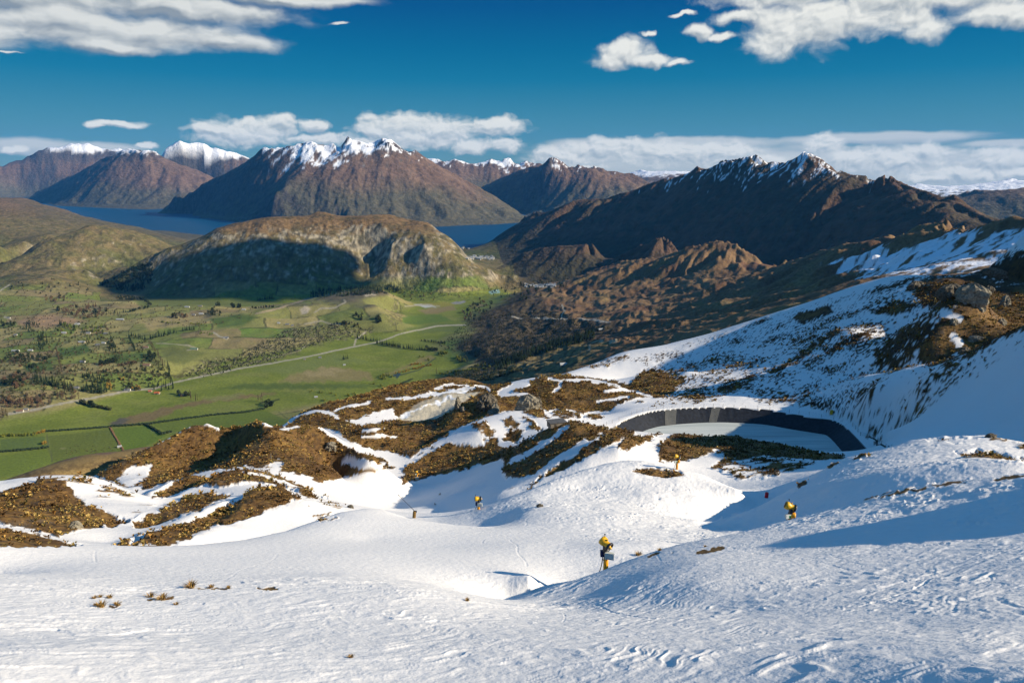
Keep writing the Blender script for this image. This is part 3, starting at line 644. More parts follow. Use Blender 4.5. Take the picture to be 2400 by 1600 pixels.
# valley: pasture patchwork
v_ = slice(rowi(2300), rowi(7600)); vx, vy = X[v_], Y[v_]
isv = (1 - np.concatenate([QW[rowi(2300) - rowi(1150):], np.zeros((rowi(7600) - rowi(6400), NA), np.float32)])) * sstep(-925, -945, Z[v_] + 0 * vx)
isv *= 1 - sstep(0, 1, (RR[v_] - 6450) / 300 + (U[v_] > 1150) * 0)  * (U[v_] > 230)
isv *= sstep(7500, 7000, RR[v_])
fldx = vx * .93 + vy * .36 + 30 * fbm(vx / 240, vy / 240, 2, 261); fldy = -vx * .36 + vy * .93 + 30 * fbm(vx / 240, vy / 240, 2, 263)
cx_, cy_ = np.floor(fldx / 330 + .5 * np.floor(fldy / 210)).astype(np.int32), np.floor(fldy / 210).astype(np.int32)
hsh = _p[_p[cx_ & 255] + (cy_ & 255)] / 255.
pal = np.array([(.105,.165,.033), (.15,.18,.045), (.25,.225,.085), (.205,.21,.065), (.125,.17,.036), (.28,.24,.10), (.17,.18,.055), (.215,.17,.085)], np.float32)
vc = pal[np.clip((hsh * 8).astype(int), 0, 7)]
vc = mix3(vc, A3(.15, .15, .045) * np.ones_like(vc), sstep(-.5, .6, nB[v_])* .55)
ex = fldx / 330 + .5 * np.floor(fldy / 210); ex = np.abs(ex - np.round(ex)) * 330; ey = fldy / 210; ey = np.abs(ey - np.round(ey)) * 210
hk = _p[_p[(cx_ + 3) & 255] + ((cy_ + 5) & 255)] / 255.
belt = np.maximum((1 - sstep(3.5, 8, ex + 3 * fbm(vx / 20, vy / 20, 2, 266))) * (hk < .5), (1 - sstep(5, 11, ey + 4 * fbm(vx / 20, vy / 20, 2, 267))) * (hk > .35))
vc = mix3(vc, A3(.05, .055, .024), belt * .85)
lowf = sstep(-1034, -1044, Z[v_] + nC[v_] * 3)
gr = mix3(A3(.125, .158, .024), A3(.165, .195, .034), sstep(-.35, .35, fbm(vx / 190, vy / 110, 4, 265)))
gr = mix3(gr, A3(.165, .18, .047), sstep(.08, .4, fbm(vx / 260, vy / 130, 4, 269)) * .7)
vc = mix3(vc, gr, lowf)
vc *= (1 + .16 * fbm(vx / 14, vy / 14, 3, 273))[..., None]
COL[v_] = mix3(COL[v_], vc, isv)
VA = lambda p, c, soft=3, warp=.5: area(COL, p, c, soft, 2200, 7600, warp)
VS = lambda p, c, w, soft=.8, warp=.15: stroke(COL, p, c, w, soft, 2200, 7600, warp)
# meadows and dry strips on the flats
VA([(0,1046),(106,1032),(122,1060),(60,1085),(-80,1110),(-80,1050)], (.13,.17,.026), 1.5, .1)
VA([(110,1001),(250,986),(284,1040),(240,1052),(122,1060)], (.112,.138,.026), 1.5, .1)
VA([(0,1008),(102,1002),(106,1026),(0,1036)], (.10,.14,.032), 1.5, .1)
VA([(260,985),(338,976),(356,988),(386,998),(330,1026),(288,1040)], (.105,.155,.022), 1.5, .1)
VA([(345,974),(606,940),(680,975),(600,985),(480,985),(400,1000)], (.115,.152,.025), 2, .2)
VA([(250,972),(297,957),(406,929),(500,913),(578,904),(637,904),(562,915),(484,924),(406,940),(359,962),(312,971),(266,976)], (.165,.125,.055), 3, .9)
VA([(250,974),(275,960),(300,962),(270,978)], (.09,.085,.065), 3)
VA([(638,875),(682,854),(775,840),(848,856),(858,870),(775,875),(682,878)], (.205,.175,.068), 4, 1.2)
VA([(590,850),(690,830),(770,815),(850,832),(760,838),(660,862)], (.14,.17,.045), 8, 1.2)
VA([(690,855),(770,843),(800,850),(760,862),(715,866)], (.26,.215,.10), 5, 1.5)
VA([(900,860),(960,835),(1000,822),(985,815),(930,840),(880,862)], (.19,.165,.06), 4, .9)
VA([(468,916),(520,908),(560,905),(545,915),(490,922)], (.17,.17,.06), 4)
VA([(560,880),(640,880),(860,884),(870,890),(600,895),(500,892)], (.085,.118,.025), 4, .9)
VA([(930,755),(1000,742),(1070,745),(1055,762),(960,764)], (.11,.14,.035), 3)
VA([(960,712),(1040,700),(1050,712),(980,722)], (.20,.165,.075), 3)
VA([(925,728),(1010,720),(1040,738),(960,745),(925,742)], (.10,.15,.028), 3)
VA([(935,697),(1020,694),(1060,695),(1040,703),(960,703)], (.20,.19,.04), 2)
VA([(1035,694),(1065,689),(1070,694),(1045,699)], (.20,.21,.20), 1)
VA([(950,698),(985,699),(1005,706),(975,706)], (.36,.38,.36), 1)
VA([(1125,668),(1145,664),(1150,672),(1128,676)], (.16,.26,.25), 1)
VA([(40,735),(120,722),(200,738),(110,752),(40,748)], (.27,.185,.105), 5)
VA([(330,738),(420,720),(470,728),(430,745),(340,760)], (.26,.215,.095), 5)
VA([(480,735),(530,722),(590,728),(560,748),(500,752)], (.085,.125,.03), 5)
VA([(130,800),(200,790),(215,810),(140,822)], (.08,.125,.03), 3); VA([(250,815),(330,808),(335,828),(270,835)], (.085,.125,.03), 3)
VA([(50,835),(120,828),(125,850),(60,852)], (.085,.12,.032), 3); VA([(370,800),(430,790),(470,810),(420,840),(380,830)], (.115,.13,.04), 5)
VA([(300,690),(470,688),(640,692),(600,702),(330,705)], (.12,.14,.04), 4)
# terrace edge with scrub
esc = np.zeros_like(Z)
area(esc, [(395,872),(420,850),(480,822),(540,815),(600,782),(660,752),(700,745),(760,742),(800,752),(862,752),(858,768),(820,775),(760,785),(690,806),(640,828),(590,840),(520,852),(460,868)], 1., 8, 2400, 6000, 1.6)
area(esc, [(905,690),(925,705),(920,745),(895,750),(880,735),(895,715)], .8, 5, 2400, 6000, 1.2)
em = esc[v_] * sstep(-.1, .12, fbm(vx / 26, vy / 26, 4, 281) + .02)
COL[v_] = mix3(COL[v_], mix3(A3(.05, .05, .022), A3(.09, .075, .04), sstep(-.2, .3, fbm(vx / 15, vy / 15, 3, 285))), em * .9)
ro = esc[v_] * sstep(.22, .36, fbm(vx / 22, vy / 22, 4, 289)); COL[v_] = mix3(COL[v_], A3(.30, .26, .18), ro * .55)
VA([(688,711),(700,705),(712,708),(708,718),(692,722)], (.34,.30,.22), 2)
VA([(838,678),(865,676),(862,680),(842,682)], (.34,.31,.24), 2)
# streams, ditches, tracks
for p, w, c in [([(395,879),(469,863),(547,846),(625,834),(686,823),(713,818),(760,807),(813,796),(863,786),(888,779),(916,768),(957,758),(1004,749),(1069,746)], 1.5, (.33,.31,.23)),
                ([(19,950),(94,937),(162,923),(219,913),(266,903),(300,896),(350,893),(395,880)], 2.2, (.30,.28,.22)),
                ([(690,806),(700,795)], 1, (.3,.28,.2)), ([(813,796),(817,778),(835,766),(840,762)], 1.6, (.33,.30,.22)),
                ([(588,720),(650,705),(700,688),(760,676),(800,670)], 2., (.30,.24,.15)), ([(722,717),(735,708),(770,705),(795,695),(790,690)], 1.4, (.31,.28,.20)),
                ([(700,745),(740,735),(760,743),(790,744)], 1.4, (.29,.26,.18)), ([(1175,727),(1250,731),(1330,735),(1410,742)], 1.3, (.36,.33,.27)), ([(1292,735),(1290,722),(1298,712),(1290,700)], 1.3, (.42,.38,.29)),
                ([(1345,800),(1370,792),(1400,803),(1415,800)], 2.4, (.36,.30,.2)), ([(1350,822),(1358,808),(1375,800)], 1.8, (.36,.3,.2)),
                ([(360,788),(430,793),(450,797),(430,802)], 1.2, (.27,.25,.17)), ([(490,764),(510,773),(520,777)], 1.4, (.32,.30,.23)),
                ([(108,1000),(112,1025),(121,1060)], 1.4, (.10,.11,.045)), ([(253,981),(268,1008),(285,1038)], 1.6, (.12,.10,.05)), ([(640,945),(668,968)], .8, (.06,.085,.02)),
                ([(690,805),(600,828),(560,838)], 1.2, (.2,.18,.1)), ([(1000,822),(960,850),(915,862)], 1., (.03,.045,.04)), ([(905,862),(918,858),(912,866)], 2.4, (.02,.045,.06)),
                ([(345,988),(375,995),(420,991)], .8, (.2,.21,.09)), ([(137,1030),(150,1028)], .9, (.26,.24,.12)),
                ([(640,878),(760,872),(850,872)], .9, (.17,.17,.06)), ([(0,668),(12,660),(22,655)], 1.2, (.3,.28,.22)), ([(10,728),(25,732)], 1.2, (.3,.28,.22)), ([(930,703),(975,700),(1010,703)], 1., (.3,.27,.18))]:
    VS(p, c, w)
ditch = [[(600,926),(640,918)], [(795,930),(830,935),(865,930)], [(820,940),(845,928),(862,920)], [(920,880),(945,872)], [(930,905),(950,890)]]
for p in ditch: VS(p, (.025,.04,.014), 2.4, 1.5, .8)

# near ground
n_ = slice(0, rowi(1060)); xn, yn = X[n_], Y[n_]
t1 = fbm(xn / 2.2, yn / 2.2, 3, 301); t2 = fbm(xn / 15, yn / 15, 3, 305)
tc = mix3(A3(.19, .108, .034), A3(.10, .056, .022), sstep(-.3, .3, t1 + t2))
tc = mix3(tc, A3(.23, .14, .038), sstep(.1, .45, t1 - t2 * .3))
tc = mix3(tc, A3(.055, .036, .02), sstep(.1, .4, fbm(xn / 1.6, yn / 1.6, 2, 309)) * .8)
tc = mix3(tc, A3(.10, .082, .06), sstep(.28, .45, fbm(xn / 20, yn / 20, 4, 313)) * .6)
sc = A3(.815, .805, .785) * (1 + .02 * t2)[..., None]
tc = mix3(tc, tc * A3(.42, .40, .42), sstep(400, 440, RR[n_]) * sstep(1380, 1500, U[n_]) * sstep(.1, .3, COV[n_]))  # tussock on the shaded slope darkened further: shade put into its colour
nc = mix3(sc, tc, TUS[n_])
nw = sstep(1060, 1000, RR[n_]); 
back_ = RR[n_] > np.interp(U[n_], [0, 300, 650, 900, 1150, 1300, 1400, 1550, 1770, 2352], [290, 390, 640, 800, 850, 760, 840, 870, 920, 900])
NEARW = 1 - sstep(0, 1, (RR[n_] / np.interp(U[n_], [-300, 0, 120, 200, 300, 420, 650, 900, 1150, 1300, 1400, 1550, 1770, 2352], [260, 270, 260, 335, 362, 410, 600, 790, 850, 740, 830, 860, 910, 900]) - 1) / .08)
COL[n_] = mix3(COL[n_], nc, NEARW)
# dry grass knoll behind the left hill
area(COL, [(0,1103),(62,1085),(125,1060),(175,1050),(212,1041),(250,1044),(281,1032),(330,1024),(330,1060),(220,1095),(100,1098),(0,1112)], (.205,.145,.06), 4, 380, 1000, .6)
stroke(COL, [(62,1092),(140,1075),(215,1068),(280,1055)], (.12,.085,.04), 5, 4, 380, 1000, 2.)
g = slice(rowi(300), rowi(760)); gm_ = np.zeros_like(Z); area(gm_, CARP, 1., 2.2, 300, 760, .35)
Zc = Z.copy()
area(gm_, [(925,952),(960,927),(1010,905),(1060,893),(1090,890),(1060,905),(1000,918),(955,938)], .75, 3, 300, 760, .6)
TUS[g] *= 1 - sstep(.2, .5, gm_[g])
COL[g] = mix3(COL[g], A3(.50, .45, .34) * (1 + .08 * fbm(X[g] / 6, Y[g] / 6, 3, 321))[..., None], gm_[g] * NEARW[rowi(300):rowi(760)])
stroke(COL, [(918,958),(955,942),(1000,924),(1040,915)], (.84,.86,.88), 2, 1.5, 300, 760, 1.4)
stroke(COL, [(985,905),(1040,896),(1075,896)], (.84,.86,.88), 2, 1.5, 300, 760, 1.4)
stroke(COL, [(1405,986),(1437,966),(1484,950),(1531,944),(1609,939),(1700,941),(1764,944),(1850,960)], (.22,.17,.09), 2.4, 1.5, 360, 520, .2)
# snow mask for the shader (grain and sparkle only where snow lies)
SNOWM = np.clip((COL.min(-1) - .5) / .25, 0, 1)
print('albedo done')

# ------------------------------------------------------------------ meshes
SC = bpy.context.scene
def link(o): SC.collection.objects.link(o); return o

def tag(o, label=None, cat=None, group=None, kind=None):
    if label: o['label'] = label
    if cat: o['category'] = cat
    if group: o['group'] = group
    if kind: o['kind'] = kind
    return o

def np_mesh(name, co, quads, col=None, extra=None):
    me = bpy.data.meshes.new(name)
    used = np.unique(quads); remap = np.zeros(len(co), np.int32); remap[used] = np.arange(len(used), dtype=np.int32)
    co = co[used]; q = remap[quads]
    me.vertices.add(len(co)); me.vertices.foreach_set('co', np.ascontiguousarray(co, np.float32).ravel())
    me.loops.add(q.size); me.loops.foreach_set('vertex_index', q.ravel().astype(np.int32))
    me.polygons.add(len(q)); me.polygons.foreach_set('loop_start', np.arange(0, q.size, q.shape[1], dtype=np.int32))
    me.polygons.foreach_set('loop_total', np.full(len(q), q.shape[1], np.int32))
    me.polygons.foreach_set('use_smooth', np.ones(len(q), bool))
    if col is not None:
        a = me.attributes.new('albedo', 'FLOAT_COLOR', 'POINT')
        a.data.foreach_set('color', np.concatenate([col[used], extra[used][:, None]], 1).astype(np.float32).ravel())
    me.update()
    return me

def nodes(mat):
    mat.use_nodes = True; nt = mat.node_tree
    return nt, nt.nodes, nt.links, nt.nodes['Principled BSDF']

def land_mat(name, s1, s2, bump, var=.25, rough=.9):
    m = bpy.data.materials.new(name); nt, N, L, bs = nodes(m)
    at = N.new('ShaderNodeAttribute'); at.attribute_name = 'albedo'
    tc = N.new('ShaderNodeNewGeometry')
    n1 = N.new('ShaderNodeTexNoise'); n1.inputs['Scale'].default_value = 1 / s1; n1.inputs['Detail'].default_value = 5
    n2 = N.new('ShaderNodeTexNoise'); n2.inputs['Scale'].default_value = 1 / s2; n2.inputs['Detail'].default_value = 3
    L.new(tc.outputs['Position'], n1.inputs['Vector']); L.new(tc.outputs['Position'], n2.inputs['Vector'])
    mr = N.new('ShaderNodeMapRange'); mr.inputs[1].default_value = .3; mr.inputs[2].default_value = .7; mr.inputs[3].default_value = 1 - var; mr.inputs[4].default_value = 1 + var
    L.new(n1.outputs['Fac'], mr.inputs[0])
    mx = N.new('ShaderNodeMix'); mx.data_type = 'RGBA'; mx.blend_type = 'MULTIPLY'; mx.clamp_result = False
    inv = N.new('ShaderNodeMath'); inv.operation = 'MULTIPLY_ADD'; inv.inputs[1].default_value = -.94; inv.inputs[2].default_value = 1
    L.new(at.outputs['Alpha'], inv.inputs[0]); L.new(inv.outputs[0], mx.inputs[0])
    L.new(at.outputs['Color'], mx.inputs[6]); L.new(mr.outputs[0], mx.inputs[7]); L.new(mx.outputs[2], bs.inputs['Base Color'])
    ad = N.new('ShaderNodeMath'); ad.operation = 'MULTIPLY_ADD'; ad.inputs[1].default_value = s2 / s1; L.new(n2.outputs['Fac'], ad.inputs[0]); L.new(n1.outputs['Fac'], ad.inputs[2])
    bp = N.new('ShaderNodeBump'); bp.inputs['Distance'].default_value = bump; bp.inputs['Strength'].default_value = 1
    L.new(ad.outputs[0], bp.inputs['Height']); L.new(bp.outputs[0], bs.inputs['Normal'])
    bs.inputs['Roughness'].default_value = rough; bs.inputs['Specular IOR Level'].default_value = .15
    return m

M = {}
M['near'] = land_mat('snow_and_tussock', .8, .18, .10, .35, .75)
M['hillside'] = land_mat('brown_tussock_hillside', 14, 4, 3.0, .28)
M['valley'] = land_mat('pasture', 10, 3, 1.2, .22)
M['hill'] = land_mat('hill_grass_and_rock', 40, 12, 14, .35)
M['mount'] = land_mat('mountain_tussock_rock', 110, 34, 38, .28)

rc = np.sqrt(RR[:-1, :-1] * RR[1:, 1:]); zc = Z[:-1, :-1]; uc = U[:-1, :-1]; ac = AZ2[:-1, :-1]
reg = np.zeros((NR - 1, NA - 1), np.int8)
reg[rc > 1050] = 1
qq = np.zeros((NR, NA), np.float32); qq[qa] = QW; qc_ = qq[:-1, :-1]
reg[(rc > 1900) & (qc_ < .5)] = 2
hb0 = np.interp(uc, [-400, 0, 210, 268, 378, 515, 687, 784, 1025, 1128, 1165], [7000, 7000, 7100, 7050, 6750, 6450, 6250, 6200, 5850, 5950, 6350])
reg[(rc > hb0) & (uc < 1160)] = 3
reg[(rc > np.interp(uc, [1150, 1250, 1550, 1750, 1850, 2000, 2352], [6400, 6350, 6300, 5900, 5000, 4400, 3800])) & (uc >= 1160)] = 4
reg[rc > 14200] = 5
idx = np.arange(NR * NA, dtype=np.int32).reshape(NR, NA)
quads = np.stack([idx[:-1, :-1], idx[:-1, 1:], idx[1:, 1:], idx[1:, :-1]], -1)
CO = np.stack([X, Y, Z], -1).reshape(-1, 3); CL = COL.reshape(-1, 3); EX = SNOWM.reshape(-1)
for k, (nm, mt, lb) in enumerate([('ground', 'near', 'snowy ski slope with tussock patches'), ('hillside', 'hillside', 'brown hummocky hillside above the valley'), ('valley_floor', 'valley', 'green farmed valley floor'), ('hills', 'hill', 'flat topped and rocky hills by the lake'), ('mountain', 'mount', 'dark pointed mountain with snow streaks'), ('mountain_range', 'mount', 'far brown mountains with snowy tops')]):
    me = np_mesh(nm, CO, quads[reg == k].reshape(-1, 4), CL, EX); me.materials.append(M[mt])
    o = link(bpy.data.objects.new(nm, me)); tag(o, lb, None, None, 'structure')
# ------------------------------------------------------------------ water
def water_mat(name, col, rough, sc, bump):
    m = bpy.data.materials.new(name); nt, N, L, bs = nodes(m)
    g = N.new('ShaderNodeNewGeometry'); n = N.new('ShaderNodeTexNoise'); n.inputs['Scale'].default_value = sc; n.inputs['Detail'].default_value = 4
    L.new(g.outputs['Position'], n.inputs['Vector'])
    r = N.new('ShaderNodeValToRGB'); r.color_ramp.elements[0].color = (*[c * .8 for c in col], 1); r.color_ramp.elements[1].color = (*[c * 1.2 for c in col], 1)
    L.new(n.outputs['Fac'], r.inputs[0]); L.new(r.outputs[0], bs.inputs['Base Color'])
    b = N.new('ShaderNodeBump'); b.inputs['Distance'].default_value = bump; L.new(n.outputs['Fac'], b.inputs['Height']); L.new(b.outputs[0], bs.inputs['Normal'])
    bs.inputs['Roughness'].default_value = rough; bs.inputs['Specular IOR Level'].default_value = .12
    return m
lm = bpy.data.meshes.new('lake'); lv = []
for k in range(49): a = R(-60 + 2.5 * k); lv += [(9500 * math.sin(a), 9500 * math.cos(a), LAKE_Z), (49000 * math.sin(a), 49000 * math.cos(a), LAKE_Z)]
lm.from_pydata(lv, [], [(2 * k, 2 * k + 1, 2 * k + 3, 2 * k + 2) for k in range(48)])
lm.materials.append(water_mat('lake_water', (.004, .055, .12), .45, .004, 2.))
tag(link(bpy.data.objects.new('lake', lm)), 'long dark blue lake below the mountains', None, None, 'structure')

# ------------------------------------------------------------------ camera, sun, sky
cd = bpy.data.cameras.new('camera'); co = link(bpy.data.objects.new('camera', cd))
cd.sensor_width = 36; cd.lens = 36 * F / 2352; cd.clip_start = .5; cd.clip_end = 300000
co.rotation_euler = (math.pi / 2 - PITCH, 0, 0); SC.camera = co
SUN_A, SUN_E = R(99), R(24)
sd = bpy.data.lights.new('sun', 'SUN'); sd.energy = 4.8; sd.angle = R(.5); sd.color = (1, .86, .66)
so = link(bpy.data.objects.new('sun', sd))
sdir = Vector((math.sin(SUN_A) * math.cos(SUN_E), math.cos(SUN_A) * math.cos(SUN_E), math.sin(SUN_E)))
so.rotation_euler = sdir.to_track_quat('Z', 'Y').to_euler()

w = bpy.data.worlds.new('World'); SC.world = w; w.use_nodes = True
nt = w.node_tree; N = nt.nodes; L = nt.links; bg = N['Background']; bg.inputs[1].default_value = .12
def inp(sock, v):
    if hasattr(v, 'is_output') or isinstance(v, bpy.types.NodeSocket): L.new(v, sock)
    else: sock.default_value = v
def mth(op, a, b=None, c=None, clamp=False):
    n = N.new('ShaderNodeMath'); n.operation = op; n.use_clamp = clamp
    inp(n.inputs[0], a)
    if b is not None: inp(n.inputs[1], b)
    if c is not None: inp(n.inputs[2], c)
    return n.outputs[0]
def vmth(op, a, b=None, c=None, out=0):
    n = N.new('ShaderNodeVectorMath'); n.operation = op
    inp(n.inputs[0], a)
    if b is not None: inp(n.inputs[1], b)
    if c is not None: inp(n.inputs[2], c)
    return n.outputs['Value'] if op in ('LENGTH', 'DOT_PRODUCT') else n.outputs[0]
def mixc(f, a, b, bt='MIX'):
    n = N.new('ShaderNodeMix'); n.data_type = 'RGBA'; n.blend_type = bt
    inp(n.inputs[0], f); inp(n.inputs[6], a); inp(n.inputs[7], b)
    return n.outputs[2]
def mapr(v, a, b, c, d, smooth=True):
    n = N.new('ShaderNodeMapRange'); n.interpolation_type = 'SMOOTHSTEP' if smooth else 'LINEAR'
    inp(n.inputs[0], v)
    for i, k in enumerate((a, b, c, d)): inp(n.inputs[1 + i], k)
    return n.outputs[0]
def noise(vec, sc, det=5, rough=.55, dist=0.):
    n = N.new('ShaderNodeTexNoise'); n.inputs['Scale'].default_value = sc; n.inputs['Detail'].default_value = det; n.inputs['Roughness'].default_value = rough; n.inputs['Distortion'].default_value = dist
    L.new(vec, n.inputs['Vector']); return n.outputs['Fac']

tcn = N.new('ShaderNodeTexCoord'); dirv = tcn.outputs['Generated']
sep = N.new('ShaderNodeSeparateXYZ'); L.new(dirv, sep.inputs[0])
AZN = mth('MULTIPLY', mth('ARCTAN2', sep.outputs[0], sep.outputs[1]), 57.2958)
ELN = mth('MULTIPLY', mth('ARCSINE', sep.outputs[2]), 57.2958)
sky = N.new('ShaderNodeTexSky'); sky.sky_type = 'NISHITA'; sky.sun_disc = False; sky.sun_elevation = SUN_E; sky.sun_rotation = SUN_A
sky.altitude = 1400; sky.air_density = 1.0; sky.dust_density = .3; sky.ozone_density = 2.5
hs_ = N.new('ShaderNodeHueSaturation'); hs_.inputs['Saturation'].default_value = 1.7; hs_.inputs['Hue'].default_value = .487; hs_.inputs['Value'].default_value = 1.0; L.new(sky.outputs[0], hs_.inputs['Color'])
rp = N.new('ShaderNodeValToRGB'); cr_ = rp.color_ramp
# clear polarised air: deep blue in view, paler and greener towards the horizon; unseen upper sky brightened as added fill
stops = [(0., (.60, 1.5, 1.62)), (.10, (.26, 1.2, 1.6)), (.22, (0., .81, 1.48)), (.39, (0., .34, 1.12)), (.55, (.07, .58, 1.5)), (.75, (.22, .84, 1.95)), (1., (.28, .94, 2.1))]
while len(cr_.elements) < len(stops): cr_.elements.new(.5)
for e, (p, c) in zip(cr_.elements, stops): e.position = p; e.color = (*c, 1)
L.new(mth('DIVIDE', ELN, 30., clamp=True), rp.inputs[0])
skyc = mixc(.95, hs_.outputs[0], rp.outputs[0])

# clouds: sun-lit cumulus and a stratus bank, at infinity like the sky
cmb = N.new('ShaderNodeCombineXYZ'); inp(cmb.inputs[0], AZN); inp(cmb.inputs[1], ELN); PV = cmb.outputs[0]
def aed(u, v):
    a, t = ray(u, v); return math.degrees(a), math.degrees(math.atan(t))
def blobs(lst, vec, kk=.95):
    d = None
    for u, v, wu, wv in lst:
        a, e = aed(u, v); k = 57.3 / F * kk
        q = vmth('MULTIPLY', vmth('SUBTRACT', vec, (a, e, 0)), (1 / (wu * k), 1 / (wv * k), 0))
        l = vmth('LENGTH', q)
        if d is None: d = l
        else:
            n = N.new('ShaderNodeMath'); n.operation = 'SMOOTH_MIN'; L.new(d, n.inputs[0]); L.new(l, n.inputs[1]); n.inputs[2].default_value = .35; d = n.outputs[0]
    return mth('SUBTRACT', 1., d)
def warped(vec, amp, sc):
    n = N.new('ShaderNodeTexNoise'); n.inputs['Scale'].default_value = sc; n.inputs['Detail'].default_value = 4; L.new(vec, n.inputs['Vector'])
    return vmth('ADD', vec, vmth('MULTIPLY', vmth('SUBTRACT', n.outputs['Color'], (.5, .5, .5)), (amp[0], amp[1], 0)))
layers = []
def layer(lst, warp, wsc, nsc, nk, lo, hi, top, bot, stretch=(1, 1, 1), shade=1.4, amax=1., base=(0, .55), kk=.95):
    vec = warped(PV, warp, wsc)
    f = blobs(lst, vec, kk)
    sv = vmth('MULTIPLY', vec, stretch)
    n1 = noise(sv, nsc, 5, .52)
    n2 = noise(vmth('ADD', sv, (.22 * stretch[0] * .6 / nsc, .30 * stretch[1] * .6 / nsc, 0)), nsc, 3, .5)
    dens = mth('ADD', f, mth('MULTIPLY', mth('SUBTRACT', n1, .5), nk))
    al = mth('MULTIPLY', mapr(dens, lo, hi, 0., 1.), amax)
    # sun-lit crowns, grey flat bases: how the cloud thins upwards and towards the sun
    f2 = blobs(lst, vmth('ADD', vec, (.10, .26, 0)), kk)
    lum = mth('ADD', mth('ADD', mth('MULTIPLY', mth('SUBTRACT', n1, n2), shade * 1.9), mth('MULTIPLY', mth('SUBTRACT', f, f2), 1.5)), base[0] + .62, clamp=True)
    layers.append((al, mixc(lum, (*bot, 1), (*top, 1))))
WHT, GRY = (4.5, 4.5, 4.2), (2.0, 2.25, 2.4)
# high pale bank over the horizon on the right, and on the left
layer([(1480,372,330,52),(1850,385,480,66),(2250,405,420,70),(1600,330,230,20),(2000,318,260,16),(1330,340,120,26),(2330,330,120,10),(60,335,110,22),(230,345,120,18)], (1.6,.5), .35, .55, .75, .02, .5, (3.7,3.8,3.55), (2.6,2.9,2.95), (.35,1.7,1), .8, .93)
# cumulus along the horizon
layer([(560,305,105,30),(640,280,40,18),(720,290,34,16),(480,297,50,10),(920,292,95,34),(1010,300,95,34),(960,318,130,22),(860,300,50,14),(1140,290,70,22),(880,330,90,14),(1080,338,60,16),(1165,335,40,18),(740,322,70,14),
       (1290,358,80,24),(1400,345,110,28),(1520,350,110,32),(1640,352,100,30),(1740,370,70,16),(1330,385,60,10),(1890,335,42,28),(1960,365,90,24),(2070,372,90,24),(2120,352,60,18),(2310,372,75,26),(2340,398,80,18),(2200,400,80,18),(2150,410,60,12),(2260,405,50,10),(275,285,50,9),(225,290,22,8),(340,335,22,8),(30,345,30,8),(420,352,22,7),(1800,395,60,12)],
      (1.7,1.0), .55, .95, 1.0, .0, .5, (4.9,4.85,4.4), (2.5,2.8,2.8), (.8,1.2,1), 1.5, .97, kk=1.2)
# large fair-weather clouds
layer([(1850,55,165,70),(1790,95,100,42),(1960,40,120,50),(2090,40,90,42),(2140,60,60,34),(1700,45,70,20),(1425,118,82,42),(1400,140,70,24),(1500,140,60,16),(1555,148,30,10),(1597,78,36,22),(1650,88,40,10),(1490,78,16,9),(1570,35,36,7),(1700,40,60,18),(2290,25,90,32),(2350,45,50,28),(1850,-30,260,50),(2060,-10,200,40),(2260,-15,200,30)],
      (2.6,1.7), .4, .62, 1.1, .02, .62, WHT, GRY, (.85,1.1,1), 1.5, 1., (.08,.5))
# streaky cloud sheet top left
layer([(120,50,240,55),(330,75,260,44),(520,95,140,22),(260,108,110,16),(420,20,320,34),(650,-5,220,18),(60,-10,300,50),(-150,40,240,70),(10,120,30,3),(780,52,26,4)],
      (3.8,1.3), .3, .42, 1.0, .0, .6, (4.0,4.05,3.85), (1.5,1.75,1.95), (.55,1.3,1), 1.7, .97, (-.05,.5))
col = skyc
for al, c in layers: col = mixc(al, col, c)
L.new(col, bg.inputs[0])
vs = SC.view_settings; vs.view_transform = 'Standard'; vs.look = 'None'; vs.exposure = .72; vs.gamma = 1
SC.cycles.use_denoising = True; SC.cycles.max_bounces = 4; SC.cycles.diffuse_bounces = 1; SC.cycles.volume_bounces = 0; SC.cycles.adaptive_threshold = .02

# the air between: thin even haze that turns the far ranges blue
def haze_box():
    me = bpy.data.meshes.new('haze'); x0, x1, y0, y1, z0, z1 = -56000, 56000, -6000, 56000, -1900, 2600
    me.from_pydata([(x, y, z) for x in (x0, x1) for y in (y0, y1) for z in (z0, z1)], [], [(0, 1, 3, 2), (4, 6, 7, 5), (0, 4, 5, 1), (2, 3, 7, 6), (0, 2, 6, 4), (1, 5, 7, 3)])
    m = bpy.data.materials.new('thin_air'); m.use_nodes = True; t = m.node_tree; t.nodes.clear(); o = t.nodes.new('ShaderNodeOutputMaterial'); p = t.nodes.new('ShaderNodeVolumePrincipled')
    p.inputs['Density'].default_value = .75e-5; p.inputs['Color'].default_value = (.07, .38, 1, 1); p.inputs['Anisotropy'].default_value = 0
    t.links.new(p.outputs[0], o.inputs['Volume']); me.materials.append(m)
    tag(link(bpy.data.objects.new('haze', me)), 'thin blue haze over the valley and far ranges', None, None, 'stuff')
haze_box()
